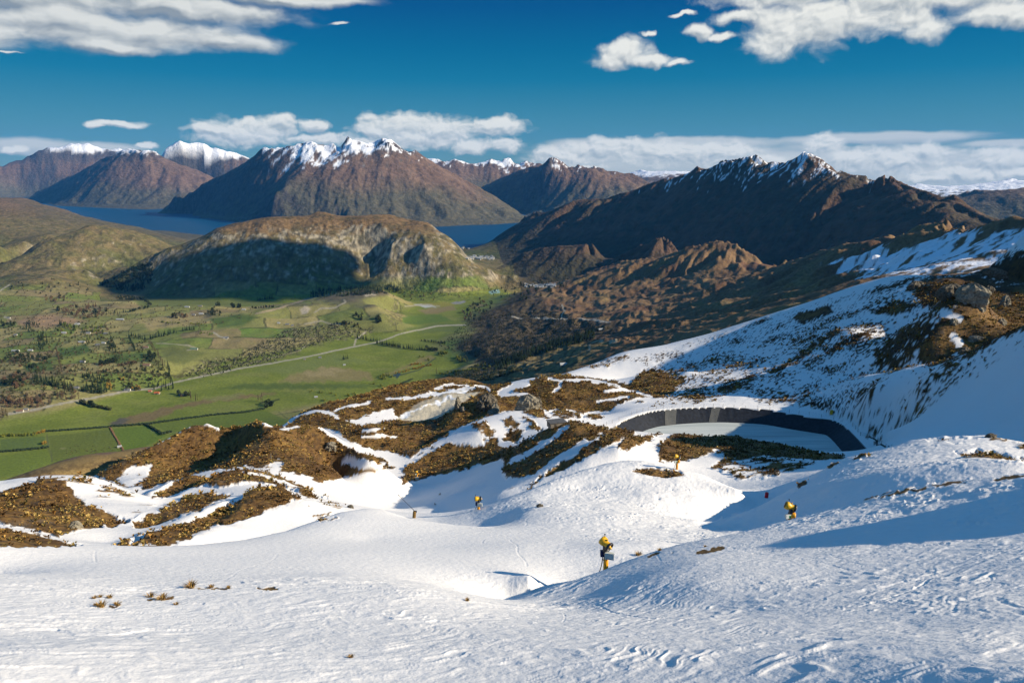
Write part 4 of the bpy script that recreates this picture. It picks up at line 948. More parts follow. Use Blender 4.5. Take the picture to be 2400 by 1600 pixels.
# ------------------------------------------------------------------ placing things on the land
TG = Z / RR
def hit(u, v, r0=0, r1=1e9):
    """first ground point seen at this photo position, from r0 outwards"""
    a, t = ray(u, v); j = int(np.argmin(np.abs(az - a))); c = TG[:, j]
    i0 = max(1, np.searchsorted(lr, math.log(max(r0, 13.1))))
    k = np.nonzero(c[i0:] >= t)[0]
    i = i0 + (k[0] if len(k) else NR - 1 - i0)
    c0, c1 = c[i - 1], c[i]; f = float(np.clip((t - c0) / (c1 - c0 + 1e-12), 0, 1))
    r = math.exp(lr[i - 1] + (lr[i] - lr[i - 1]) * f)
    return Vector((r * math.sin(a), r * math.cos(a), r * float(t)))
def gz(x, y):
    a = math.atan2(x, y); l = math.log(math.hypot(x, y))
    j = int(np.clip(np.searchsorted(az, a) - 1, 0, NA - 2)); i = int(np.clip(np.searchsorted(lr, l) - 1, 0, NR - 2))
    fa_ = (a - az[j]) / (az[j + 1] - az[j]); fl = (l - lr[i]) / (lr[i + 1] - lr[i])
    return float((Z[i, j] * (1 - fa_) + Z[i, j + 1] * fa_) * (1 - fl) + (Z[i + 1, j] * (1 - fa_) + Z[i + 1, j + 1] * fa_) * fl)

def pmat(name, col, var=.2, sc=3., rough=.7, metal=0., spec=.3, bump=0.):
    if name in M: return M[name]
    m = bpy.data.materials.new(name); nt, N, L, bs = nodes(m)
    t = N.new('ShaderNodeTexCoord'); n = N.new('ShaderNodeTexNoise'); n.inputs['Scale'].default_value = sc; n.inputs['Detail'].default_value = 4
    L.new(t.outputs['Object'], n.inputs['Vector'])
    r = N.new('ShaderNodeValToRGB'); e = r.color_ramp.elements; e[0].position = .3; e[1].position = .7
    e[0].color = (*[c * (1 - var) for c in col], 1); e[1].color = (*[c * (1 + var) for c in col], 1)
    L.new(n.outputs['Fac'], r.inputs[0]); L.new(r.outputs[0], bs.inputs['Base Color'])
    if bump:
        b = N.new('ShaderNodeBump'); b.inputs['Distance'].default_value = bump; L.new(n.outputs['Fac'], b.inputs['Height']); L.new(b.outputs[0], bs.inputs['Normal'])
    bs.inputs['Roughness'].default_value = rough; bs.inputs['Metallic'].default_value = metal; bs.inputs['Specular IOR Level'].default_value = spec
    M[name] = m; return m

class MB:
    """collects shapes for ONE mesh"""
    def __init__(s): s.v = []; s.f = []; s.mi = []; s.k = 0
    def add(s, v, f):
        o = len(s.v); s.v += [tuple(p) for p in v]; s.f += [tuple(i + o for i in q) for q in f]; s.mi += [s.k] * len(f); return s
    def box(s, c, d, M3=None):
        c = Vector(c); P_ = [Vector((x * d[0] / 2, y * d[1] / 2, z * d[2] / 2)) for x in (-1, 1) for y in (-1, 1) for z in (-1, 1)]
        if M3: P_ = [M3 @ p for p in P_]
        return s.add([c + p for p in P_], [(0, 1, 3, 2), (4, 6, 7, 5), (0, 4, 5, 1), (2, 3, 7, 6), (0, 2, 6, 4), (1, 5, 7, 3)])
    def rod(s, a, b, r0, r1=None, n=8, cap=True):
        a, b = Vector(a), Vector(b); r1 = r0 if r1 is None else r1
        return s.lathe(a, b - a, [(0, r0), (1, r1)], n, cap, True)
    def lathe(s, o, ax, prof, n=14, cap=True, rel=False):
        """prof: (distance along the axis, radius)"""
        o, ax = Vector(o), Vector(ax); ln = ax.length if rel else 1.; ax = ax.normalized(); q = ax.to_track_quat('Z', 'Y').to_matrix()
        v = []; f = []
        for t, r in prof:
            for i in range(n):
                an = 2 * math.pi * i / n; v.append(o + ax * (t * ln) + q @ Vector((r * math.cos(an), r * math.sin(an), 0)))
        for k in range(len(prof) - 1):
            for i in range(n):
                j = (i + 1) % n; f.append((k * n + i, k * n + j, (k + 1) * n + j, (k + 1) * n + i))
        if cap: f.append(tuple(range(n - 1, -1, -1))); f.append(tuple((len(prof) - 1) * n + i for i in range(n)))
        return s.add(v, f)
    def mesh(s, name, mats, smooth=False):
        me = bpy.data.meshes.new(name); me.from_pydata(s.v, [], s.f)
        for m in (mats if isinstance(mats, (list, tuple)) else [mats]): me.materials.append(m)
        me.polygons.foreach_set('material_index', s.mi)
        if smooth: me.polygons.foreach_set('use_smooth', [True] * len(s.f))
        me.update(); return me
    def build(s, name, mats, parent=None, smooth=False):
        o = link(bpy.data.objects.new(name, s.mesh(name, mats, smooth)))
        if parent: o.parent = parent
        return o
def empty(name, loc, rz=0.):
    o = link(bpy.data.objects.new(name, None)); o.location = loc; o.rotation_euler = (0, 0, rz); o.empty_display_size = .5; return o
def dup(o, loc, rz=0., sc=1.):
    c = o.copy(); link(c); c.location = loc; c.rotation_euler = (0, 0, rz); c.scale = (sc, sc, sc) if not isinstance(sc, tuple) else sc
    for ch in list(o.children):
        d = ch.copy(); link(d); d.parent = c
        for g2 in list(ch.children):
            e = g2.copy(); link(e); e.parent = d
    return c

# ------------------------------------------------------------------ reservoir
def inset(loop, d):
    p = np.array(loop); n = len(p); out = []
    c = p.mean(0)
    for i in range(n):
        t = p[(i + 1) % n] - p[i - 1]; t /= np.linalg.norm(t) + 1e-9; nn = np.array([-t[1], t[0]])
        if np.dot(nn, c - p[i]) < 0: nn = -nn
        out.append(p[i] + nn * d)
    return np.array(out)
def loop_resample(p, step):
    p = np.vstack([p, p[:1]]); d = np.r_[0, np.cumsum(np.hypot(*np.diff(p, axis=0).T))]; n = int(d[-1] / step)
    s = np.linspace(0, d[-1], n, endpoint=False); return np.stack([np.interp(s, d, p[:, 0]), np.interp(s, d, p[:, 1])], 1)
LP = loop_resample(RIM, .8)
lin = MB(); rows_ = 7; nl = len(LP); WL = 9.0
ws = [inset(LP, WL * k / (rows_ - 1)) for k in range(rows_)]
sn_ = np.arange(nl)
fold = (perlin(sn_ / 2.7, sn_ * 0 + .5, 3) * .16 + perlin(sn_ / 1.1, sn_ * 0 + 3.5, 5) * .10) * (.25 + 1.1 * np.clip(perlin(sn_ / 16, sn_ * 0 + 8.5, 9) + .4, 0, 1))
lip = perlin(sn_ / 13., sn_ * 0 + .3, 7) * .3
vv = [];
for k in range(rows_):
    t = k / (rows_ - 1)
    for i in range(nl):
        x, y = ws[k][i]; sag = math.sin(t * math.pi)
        vv.append((x, y, ZR + .15 + lip[i] * (1 - t) + (ZI - .4 - ZR) * t + fold[i] * (.35 + sag * .9) * (k > 0) * (k < rows_ - 1)))
ff = [(k * nl + i, k * nl + (i + 1) % nl, (k + 1) * nl + (i + 1) % nl, (k + 1) * nl + i) for k in range(rows_ - 1) for i in range(nl)]
lin.add(vv, ff)
res = lin.build('reservoir_liner', pmat('black_liner', (.014, .017, .024), .5, .6, .5, 0, .3), None, True)
tag(res, 'black plastic liner lining the steep bank of the frozen reservoir', 'reservoir liner')
def strip(u0, u1, name):
    b = MB(); ids = [i for i in range(nl) if u0 < proj(LP[i][0], LP[i][1], ZR)[0] < u1 and LP[i][1] > 395]
    ids.sort(key=lambda i: proj(LP[i][0], LP[i][1], ZR)[0])
    v = []; sh = 0
    for k in range(rows_):
        for i in ids:
            p = Vector(vv[k * nl + (i + (-1) * k) % nl]); q = Vector((*(inset(LP, 9)[i]), ZI)) - Vector((*LP[i], ZR)); q.z = 0; q.normalize()
            v.append(p + q * .12 + Vector((0, 0, .10)))
    m_ = len(ids); b.add(v, [(k * m_ + i, k * m_ + i + 1, (k + 1) * m_ + i + 1, (k + 1) * m_ + i) for k in range(rows_ - 1) for i in range(m_ - 1)])
    o = b.build(name, pmat('grey_liner', (.085, .088, .084), .35, 2., .6), res, True); tag(o, 'paler grey sheet on the black liner'); return o
strip(1527, 1557, 'liner_sheet'); strip(1633, 1657, 'liner_sheet')
ICE = inset(LP, WL - .4); ib = MB(); ib.add([(*p, ZI) for p in ICE], [tuple(range(nl))])
im = bpy.data.materials.new('frosted_ice'); nt, N2, L2, bs = nodes(im)
g_ = N2.new('ShaderNodeNewGeometry'); mp = N2.new('ShaderNodeMapping'); mp.inputs['Scale'].default_value = (.012, .16, 1); mp.inputs['Rotation'].default_value = (0, 0, R(12))
n_0 = N2.new('ShaderNodeTexNoise'); n_0.inputs['Scale'].default_value = 2.; n_0.inputs['Detail'].default_value = 6; n_0.inputs['Distortion'].default_value = .8
L2.new(g_.outputs['Position'], mp.inputs[0]); L2.new(mp.outputs[0], n_0.inputs['Vector'])
r_ = N2.new('ShaderNodeValToRGB'); r_.color_ramp.elements[0].position = .3; r_.color_ramp.elements[1].position = .72
r_.color_ramp.elements[0].color = (.40, .44, .42, 1); r_.color_ramp.elements[1].color = (.60, .63, .59, 1)
L2.new(n_0.outputs['Fac'], r_.inputs[0]); L2.new(r_.outputs[0], bs.inputs['Base Color']); bs.inputs['Roughness'].default_value = .55
tag(ib.build('ice', im), 'pale frosted ice of the reservoir', None, None, 'structure')

# fence round the reservoir: posts and wires
grey_wood = pmat('weathered_post', (.16, .125, .085), .3, 4, .85)
wire = pmat('galvanised_wire', (.30, .31, .32), .1, 20, .45, .8)
def c6(x, y): return (1078 + x * .3125, 588 + y * .3125)
def c7(x, y): return (1666 + x * .3125, 588 + y * .3125)
fpx = [c6(*p) for p in [(975,1264),(1010,1243),(1050,1228),(1100,1207),(1190,1168),(1232,1152),(1275,1140),(1315,1131),(1375,1122),(1425,1117),(1490,1113),(1565,1110),(1648,1109),(1723,1108),(1793,1109),(1863,1111),(1945,1114)]] + [c7(*p) for p in [(63,1117),(146,1122),(238,1127),(327,1134),(402,1141),(470,1151),(540,1160),(615,1168),(705,1187),(795,1200)]]
# the side fence on the snow shelf right of the bowl
spx = [(1958,978),(1965,985),(1970,992),(1976,1000)]
spx2 = [(1997,1003),(2005,1007),(2015,1013),(2024,1021),(2034,1029),(2047,1031)]
def fence(px, hgt, name, label, wires, r0, thick=.09, z0=None):
    pts = [hit(u, v, r0) for u, v in px]; root = empty(name, pts[0]); tag(root, label, 'fence')
    pm = MB(); pm.rod((0, 0, -.5), (0, 0, hgt), thick, thick * .85, 7); me = pm.mesh('post', grey_wood, True)
    for p in pts:
        o = link(bpy.data.objects.new('post', me)); o.parent = root; o.location = p - pts[0]; o.rotation_euler = (random.uniform(-.05, .05), random.uniform(-.05, .05), 0)
    for h in wires:
        wb = MB()
        for a, b in zip(pts[:-1], pts[1:]): wb.rod(a - pts[0] + Vector((0, 0, h)), b - pts[0] + Vector((0, 0, h)), .016, None, 4, False)
        wb.build('wire', wire, root)
    return root, pts
fence(fpx, 2.3, 'reservoir_fence', 'thin post and wire fence along the far rim of the reservoir', (.7, 1.4, 2.1), 380)
fence(spx, 2.3, 'shelf_fence', 'short run of dark fence posts left of the wire gate by the reservoir', (.8, 1.6, 2.2), 360, .1)
sf, sp2 = fence(spx2, 2.3, 'shelf_fence', 'dark post and wire fence right of the wire gate by the reservoir', (.7, 1.3, 1.9, 2.2), 350, .1)
b = MB()
for a, c in zip(sp2[:-1], sp2[1:]):
    d = c - a; n = max(2, int(d.length / .8))
    for i in range(n):
        p = a + d * (i / n) - sp2[0]; p.z = gz(p.x + sp2[0].x, p.y + sp2[0].y) - sp2[0].z
        b.lathe(p + Vector((0, 0, -.2)), (0, 0, 1), [(0, .5), (.35, .42 + .1 * random.random()), (.6, .15)], 6)
b.build('mat', pmat('dark_bank', (.035, .03, .025), .4, 2), sf)
ga, gb = hit(1976.5, 1000, 350), hit(1996.5, 1003, 350); gt = empty('wire_gate', ga); tag(gt, 'light wire mesh gate standing between the two dark fence runs on the snow', 'gate')
dg = gb - ga; f_ = MB()
for h in (.3, 1.9): f_.rod((0, 0, h), dg + Vector((0, 0, h)), .035, None, 6)
for t in (.02, .5, .98): f_.rod(dg * t + Vector((0, 0, .3)), dg * t + Vector((0, 0, 1.9)), .035, None, 6)
f_.build('gate_frame', wire, gt)
m_ = MB()
for i in range(1, 10): m_.rod(dg * (i / 10) + Vector((0, 0, .3)), dg * (i / 10) + Vector((0, 0, 1.9)), .012, None, 4)
for h in (.7, 1.1, 1.5): m_.rod((0, 0, h), dg + Vector((0, 0, h)), .012, None, 4)
m_.build('mesh_panel', wire, gt)

# ------------------------------------------------------------------ snow guns
yel = pmat('yellow_paint', (.72, .40, .012), .12, 1.5, .38, 0, .5); ylo = pmat('orange_yellow_paint', (.80, .34, .008), .12, 1.5, .4, 0, .5)
blk = pmat('black_paint', (.012, .012, .018), .3, 3, .45, 0, .5); pale = pmat('pale_grey_cabinet', (.55, .58, .54), .08, 2, .5); silver = pmat('silver_metal', (.55, .56, .58), .1, 4, .3, .8)
navy = pmat('navy_cabinet', (.012, .016, .07), .2, 2, .5); green = pmat('green_sticker', (.02, .22, .06), .1, 4, .5); white = pmat('white_sticker', (.8, .8, .78), .05, 4, .5)
def snow_gun(u, vhub, r, aim, kind, label, size=1.):
    a, t = ray(u, vhub); p = Vector((r * math.sin(a), r * math.cos(a), 0)); p.z = gz(p.x, p.y); h = r * float(t) - p.z - 1.05 * size
    print('gun', label[:30], 'mast', round(h, 2)); root = empty('snow_gun', p); tag(root, label, 'snow gun', 'fan snow guns along the piste')
    s = size; d = Vector(aim).normalized(); side = d.cross(Vector((0, 0, 1))).normalized(); up = side.cross(d)
    m = MB(); m.rod((0, 0, -.6), (0, 0, h), .29 * s, .27 * s, 16); m.rod((0, 0, h * .97), (0, 0, h), .36 * s, .36 * s, 16)
    m.build('mast', ylo, root, True)
    top = Vector((0, 0, h)); hub = top + Vector((0, 0, 1.05 * s))
    y = MB(); y.lathe(top, (0, 0, 1), [(0, .34 * s), (.18 * s, .30 * s), (.34 * s, .24 * s), (.5 * s, .22 * s)], 14)
    for e in (-1, 1):
        y.box(top + Vector((0, 0, .55 * s)) + side * (.36 * s * e), (.10 * s, .34 * s, .75 * s), Matrix.Rotation(math.atan2(side.y, side.x), 3, 'Z'))
    y.box(top + Vector((0, 0, .42 * s)), (.8 * s, .36 * s, .16 * s), Matrix.Rotation(math.atan2(side.y, side.x), 3, 'Z'))
    y.build('yoke', blk, root)
    br = MB(); o = hub - d * .75 * s
    br.lathe(o, d, [(0, .40 * s), (.03 * s, .50 * s), (.12 * s, .53 * s), (.45 * s, .50 * s), (.62 * s, .40 * s), (.75 * s, .36 * s), (.95 * s, .40 * s), (1.12 * s, .46 * s)], 22)
    bo = br.build('barrel', yel, root, True)
    gl = MB()
    for k in range(9): an = math.pi * k / 9; q = side * math.cos(an) + up * math.sin(an); gl.rod(o - d * .03 * s + q * .46 * s, o - d * .03 * s - q * .46 * s, .012 * s, None, 4)
    gl.build('intake_grille', blk, bo)
    st = MB(); c0 = o + side * (.5 * s) * (1 if kind == 1 else -1) + d * .28 * s
    st.lathe(o + d * .28 * s - side * .5 * s, -side, [(0, .13 * s), (.025 * s, .12 * s)], 12); st.build('round_badge', white, bo)
    rg = MB(); fr = o + d * 1.12 * s
    rg.lathe(fr, d, [(-.05 * s, .50 * s), (.02 * s, .55 * s), (.16 * s, .55 * s), (.2 * s, .50 * s), (.16 * s, .44 * s), (.0, .42 * s)], 22, False); rg.k = 1
    for k in range(18): an = 2 * math.pi * k / 18; q = side * math.cos(an) + up * math.sin(an); rg.rod(fr + d * .17 * s + q * .50 * s, fr + d * .25 * s + q * .49 * s, .022 * s, .012 * s, 5)
    rg.build('nozzle_ring', [blk, silver], root, True)
    hb = MB(); hb.lathe(fr, d, [(-.3 * s, .2 * s), (0, .2 * s), (.16 * s, .17 * s), (.42 * s, .05 * s), (.46 * s, .01 * s)], 14)
    for k in range(6): an = 2 * math.pi * k / 6; q = side * math.cos(an) + up * math.sin(an); hb.rod(fr + d * .02 * s + q * .18 * s, fr + d * .02 * s + q * .43 * s, .022 * s, None, 5)
    hb.build('fan_hub', yel if kind == 1 else silver, root, True)
    an_ = MB(); an_.rod(o + d * .2 * s + up * .5 * s, o + d * .12 * s + up * .80 * s, .02 * s, None, 5); an_.lathe(o + d * .12 * s + up * .78 * s, (0, 0, 1), [(0, .05 * s), (.03 * s, .085 * s), (.13 * s, .085 * s), (.16 * s, .04 * s)], 10)
    an_.build('beacon', blk, root)
    ey = MB(); ey.lathe(o + d * .62 * s + up * .44 * s, up, [(0, .09 * s), (.16 * s, .09 * s), (.18 * s, .05 * s)], 10); ey.build('lifting_lug', yel, bo)
    hz = MB(); pv = None
    for k in range(9):
        t = k / 8; q = Vector((-.34 * s - .5 * t * t, .25 * s + .15 * t, h * (.9 - .98 * t ** .8) - .02))
        if pv: hz.rod(pv, q, .05 * s, None, 6)
        pv = q
    hz.build('hose', blk, root, True)
    if kind == 1:
        c = MB(); c.box((.30 * s, -.42 * s, h - .12 * s), (1.0 * s, .38 * s, .74 * s), Matrix.Rotation(R(-14), 3, 'Z')); f2 = c; f2.k = 1; R3 = Matrix.Rotation(R(-14), 3, 'Z'); fc = Vector((.30 * s, -.42 * s, h - .12 * s))
        f2.box(fc + R3 @ Vector((-.26 * s, -.197 * s, -.18 * s)), (.16 * s, .012, .05 * s), R3); f2.box(fc + R3 @ Vector((.14 * s, -.197 * s, -.26 * s)), (.3 * s, .012, .025 * s), R3)
        for q in (-.25, .02, .27): f2.box(fc + R3 @ Vector((.51 * s, -.05 * s, q * s)), (.03 * s, .12 * s, .08 * s), R3)
        c.build('control_cabinet', [pale, navy], root)
        e = MB(); e.box((-.42 * s, .05 * s, h - .08 * s), (.42 * s, .5 * s, .62 * s)); e.rod((-.4 * s, -.1 * s, h - .5 * s), (-.3 * s, -.2 * s, h - .8 * s), .03 * s); e.build('valve_box', navy, root)
    else:
        c = MB(); ax = Vector((.92, -.35, 0)).normalized(); c.lathe(Vector((0, 0, h - .02 * s)) - ax * .1 * s + Vector((0, -.1 * s, 0)), ax, [(0, .34 * s), (.06 * s, .40 * s), (.62 * s, .40 * s), (.72 * s, .33 * s), (.74 * s, .1 * s)], 18); c.build('compressor', ylo, root, True)
        c = MB(); R3 = Matrix.Rotation(R(16), 3, 'Z'); c.box((-.42 * s, -.38 * s, h - .05 * s), (.78 * s, .34 * s, .52 * s), R3); cb = c.build('control_cabinet', pale, root)
        f2 = MB(); f2.box(Vector((-.42 * s, -.38 * s, h - .05 * s)) + R3 @ Vector((.16 * s, -.178 * s, 0)), (.26 * s, .012, .30 * s), R3); f2.build('label_plate', green, cb)
    return root

def hr(u, v, r0=0): p = hit(u, v, r0); return math.hypot(p.x, p.y)
snow_gun(1393, 1249, 79, (.62, -.66, -.40), 1, 'nearest yellow snow gun with its barrel tipped towards the camera above a pale cabinet', 1.1)
snow_gun(1817, 1164, 112, (.93, -.18, -.36), 2, 'yellow snow gun behind the right snow mound with silver nozzle pointing right', 1.2)
snow_gun(1099, 1145, hr(1099, 1169), (.86, .1, -.05), 1, 'yellow snow gun on a tall post at the foot of the dark ridge', 1.2)
snow_gun(1556, 1049, hr(1558, 1078), (.9, -.15, -.3), 2, 'yellow snow gun on the tussock tuft at the top of the round snow knoll', 1.15)
snow_gun(958, 1083, hr(958, 1099), (.5, .5, -.1), 2, 'small yellow snow gun on a concrete block among golden tussock', 1.05)
p = hit(958, 1101); cb_ = MB(); cb_.box((0, 0, .3), (1.7, 1.6, 1.9)); cb_.box((0, 0, 1.28), (1.5, 1.4, .1)); o = cb_.build('concrete_block', pmat('concrete', (.36, .34, .28), .2, 2, .9)); o.location = p; tag(o, 'squat concrete footing under the small snow gun among golden tussock', 'footing')
def lance(u, v, tip, label, padc, ln_mat, hgt, wid, dark):
    p = hit(u, v); root = empty('snow_lance', p); tag(root, label, 'snow lance', 'snow lances')
    m = MB()
    prof = [(-.3, wid * .92), (0, wid), (hgt * .5, wid * 1.04), (hgt * .93, wid), (hgt, wid * .8)]
    m.lathe((0, 0, 0), (.12, 0, 1), prof, 10); m.build('padded_base', padc, root, True)
    b2 = MB()
    for q in (.25, .55, .8): b2.lathe((.12 * hgt * q, 0, hgt * q), (.12, 0, 1), [(0, wid * 1.05), (.07, wid * 1.05)], 10)
    b2.build('strap', blk, root)
    a, t = ray(*tip); r = math.hypot(p.x, p.y) * 1.0; e = Vector((r * math.sin(a), r * math.cos(a), r * float(t))) - p
    st = Vector((.12 * hgt, 0, hgt)); l = MB(); l.rod(st - (e - st) * .06, e, .075, .05, 7); l.build('lance', ln_mat, root, True)
    hd = MB(); d = (e - st).normalized(); hd.lathe(e, d, [(-.1, .06), (0, .11), (.35, .11), (.42, .05)], 8); hd.build('nozzle_head', ln_mat, root)
    k = MB(); k.box(st + Vector((.25, 0, -.15)), (.5, .45, .4)); k.build('valve', blk, root); k = MB(); k.rod((0, -wid * .8, .2), (-.5, -wid - .5, -.1), .05); k.build('hose', blk, root)
lance(1909, 950, (1886, 902), 'yellow padded snow lance with a long pale boom on the shaded slope behind the reservoir', yel, silver, 2.4, .95, False)
lance(951, 1189, (917, 1138), 'brown padded post with a thin dark lance leaning left across the piste', pmat('brown_pad', (.20, .115, .025), .2, 2, .7), blk, 1.9, .42, True)
# red padded marker post
p = hit(1760, 1143); r_p = math.hypot(*p.xy); rd = MB(); rd.lathe((0, 0, -.1), (.05, 0, 1), [(0, .44), (.1, .48), (.8, .49), (1.62, .48), (1.72, .42)], 14); o = rd.build('padded_post', pmat('red_pad', (.62, .012, .022), .12, 2, .5, 0, .4), None, True); o.location = p
st = MB()
for q in (.35, .95, 1.45): st.lathe((.05 * q, 0, q), (.05, 0, 1), [(0, .5), (.06, .5)], 14)
st.build('strap', pmat('dark_red_strap', (.25, .008, .015), .1, 3), o); tag(o, 'red padded marker post standing in the snow hollow', 'marker post')
# slim marker poles
pole_m = pmat('pole_grey', (.4, .37, .3), .2, 5)
for u, v, h, lb in [(1199, 958, 2.6, 'slim pale pole on the snowy knoll between tussock patches'), (1053, 981, 2.4, 'slim grey pole on the left crest of the snowy knoll'), (1349, 958, 2.4, 'slim white pole beside the brown knob left of the reservoir'), (623, 1054, 2.3, 'slim pole at the foot of the dark faced tussock hill'), (1686, 985, 2.2, 'slim white pole on the bank in front of the reservoir ice'), (870, 1036, 2.0, 'slim pole on the snow strip below the car park hill')]:
    p = hit(u, v); b = MB(); b.rod((0, 0, -.3), (0, 0, h), .07, .05, 6); b.box((0, 0, h - .15), (.2, .05, .26)); o = b.build('marker_pole', pole_m); o.location = p; tag(o, lb, 'pole', 'marker poles')

# ------------------------------------------------------------------ rocks
def rock(u, v, w, h, label, d=None, rz=0., seed=1, rough=.28, col=0, r0=0, sink=.25, cat='rock', lean=(0, 0)):
    p = hit(u, v, r0); n = 40; m_ = 26; th = np.linspace(0, 2 * np.pi, n, endpoint=False); ph = np.linspace(-.45, 1, m_)
    T, PH = np.meshgrid(th, ph); e = np.sign(PH) * np.abs(PH); pr = np.power(np.clip(1 - np.abs(PH) ** 3.2, 0, 1), .62)
    d = d or w * .7; cx, sx_ = np.cos(T), np.sin(T)
    sq = 1 / np.power(np.abs(cx) ** 3 + np.abs(sx_) ** 3, 1 / 3.)
    x = cx * sq * pr * w / 2; y = sx_ * sq * pr * d / 2; z = PH * h
    k = 2.2 / w; no = fbm(x * k * 1.5 + seed * 9, y * k * 1.5 + z * k * 1.2, 4, seed) ; n2_ = np.abs(fbm(x * k * 3 + z * k, y * k * 3 + seed, 3, seed + 5)); n3 = np.floor((z * k * 1.6 + no * 1.2) * 2) / 2 - z * k * 1.6
    f = 1 + rough * (no * 1.5 - n2_ * 1.4 + n3 * .25)
    x = x * f + lean[0] * z; y = y * f + lean[1] * z; z = z * (1 + rough * .5 * fbm(np.cos(T) * 2 + seed, np.sin(T) * 2 + PH, 3, seed + 8))
    V_ = np.stack([x, y, z], -1).reshape(-1, 3); fs = [(i * n + j, i * n + (j + 1) % n, (i + 1) * n + (j + 1) % n, (i + 1) * n + j) for i in range(m_ - 1) for j in range(n)]
    b = MB(); b.add(V_, fs); o = b.build('rock', rock_m[col]); o.location = p - Vector((0, 0, h * sink * .4)); o.rotation_euler = (0, 0, rz); tag(o, label, cat, 'schist outcrops'); return o
rock_m = [pmat('schist', (.21, .19, .145), .45, .8, .9, 0, .1, .4), pmat('dark_schist', (.12, .105, .08), .5, .8, .9, 0, .1, .4)]
rock(1052, 937, 4.2, 8.4, 'tall slim rock pinnacle at the corner of the gravel car park', 4, .3, 3, .32, 0, 330)
rock(1063, 941, 3.2, 2.6, 'small boulder at the foot of the slim rock pinnacle', 3, .9, 5, .3, 0, 330)
rock(1120, 935, 14.5, 10.5, 'broad blocky outcrop right of the rock pinnacle', 10, .2, 7, .34, 1, 330)
rock(1137, 947, 5.5, 7, 'upright rib of rock on the right end of the blocky outcrop', 4, .1, 9, .3, 0, 330)
rock(1127, 951, 4, 3, 'rounded boulder below the blocky outcrop', 4, .8, 14, .3, 0, 330)
rock(1212, 939, 15.5, 10.5, 'pale square rock face above the snowy knoll', 9, -.1, 11, .30, 0, 330)
rock(1236, 936, 6, 8.5, 'dark split rock joined to the right of the pale rock face', 6, .3, 17, .34, 1, 330)
for a in [(2232, 690, 22, 12, 'long pale rock crag on the crest of the right hand slope', 10, -.3, 21, .34, 0, 420), (2185, 676, 17, 8, 'dark flat crag left of the long pale crag', 9, .1, 22, .34, 1, 420), (2308, 702, 7, 9, 'narrow rock rib right of the long crag', 5, .2, 23, .34, 0, 420), (2105, 660, 15, 6, 'low dark crag on the skyline of the snow slope', 8, .1, 24, .3, 1, 420), (2270, 672, 9, 6, 'rough rock knob just right of the long crag', 7, .5, 25, .35, 1, 420),
          (2300, 745, 6, 4.5, 'grey boulder low on the tussock face below the crags', 5, .3, 26, .3, 0, 400), (2240, 780, 9, 3, 'slab of rock on the tussock face', 5, -.5, 27, .3, 0, 400), (2215, 808, 7, 3.5, 'dark boulder above the snow edge', 5, .2, 28, .3, 1, 400), (2190, 740, 5, 3, 'pale boulder on the spur of the tussock face', 4, .2, 29, .3, 0, 400), (2280, 632, 20, 7, 'black crag at the top right edge of the snow slope', 9, -.4, 30, .32, 1, 420),
          (761, 1027, 5, 3, 'grey boulder on the sunny tussock hill', 4, .2, 31, .3, 0, 200), (174, 1211, 2.2, 1.5, 'round grey boulder at the foot of the near tussock hill', 2, .2, 32, .25, 0, 80), (805, 1166, 1.6, 1.0, 'low brown stone at the lit piste edge', 1.3, .4, 35, .3, 1, 80), (2276, 1004, 3.0, 1.2, 'dark stone on the top of the right snow ridge', 2, .3, 36, .3, 1, 150), (1240, 1163, 1.6, .7, 'dark stone at the lip of the lit snow hump', 1.5, .2, 37, .3, 1, 100)]:
    rock(a[0], a[1], a[2], a[3], a[4], a[5], a[6], a[7], a[8], a[9], a[10])
# little hut roof left of the reservoir
p = hit(1278, 978, 300); hr_ = empty('hut', p, R(18)); tag(hr_, 'small grey flat roofed hut sunk in the snow beside the dark ridge', 'hut')
b = MB(); b.box((0, 0, 1.0), (7.5, 5, 2.6)); b.build('wall', pmat('hut_wall', (.18, .16, .13), .2, 1), hr_); b = MB(); b.box((0, 0, 2.45), (8.4, 5.8, .22)); b.build('roof', pmat('hut_roof', (.10, .10, .10), .2, 1), hr_); b = MB(); b.box((-1.5, -2.52, .8), (1, .06, 2)); b.build('door', pmat('hut_door', (.06, .05, .04), .2, 1), hr_)

# ------------------------------------------------------------------ tussock
def tuft_mesh(name, n, h, w, seed, mats, curl=.5):
    rd = random.Random(seed); b = MB()
    for i in range(n):
        an = rd.uniform(0, 6.283); rr_ = rd.random() ** .7 * w * .4; ln = h * rd.uniform(.6, 1.15); out = w * rd.uniform(.2, .9) * curl; bw = w * rd.uniform(.03, .055)
        c, s_ = math.cos(an), math.sin(an); p0 = Vector((c * rr_, s_ * rr_, -.05)); p1 = p0 + Vector((c * out * .4, s_ * out * .4, ln * .65)); p2 = p1 + Vector((c * out * .9, s_ * out * .9, ln * rd.uniform(.05, .4)))
        q = Vector((-s_, c, 0)) * bw; b.k = rd.choice([0, 0, 1]); b.add([p0 - q, p0 + q, p1 + q * .8, p1 - q * .8, p2], [(0, 1, 2, 3), (3, 2, 4)])
    return b.mesh(name, mats)
straw = [pmat('straw_blade', (.38, .24, .07), .35, 2, .8), pmat('rusty_blade', (.22, .115, .035), .35, 2, .8)]
tm = [tuft_mesh('grass_tuft', 90, .55, .8, k, straw, .55 + .12 * k) for k in range(3)]
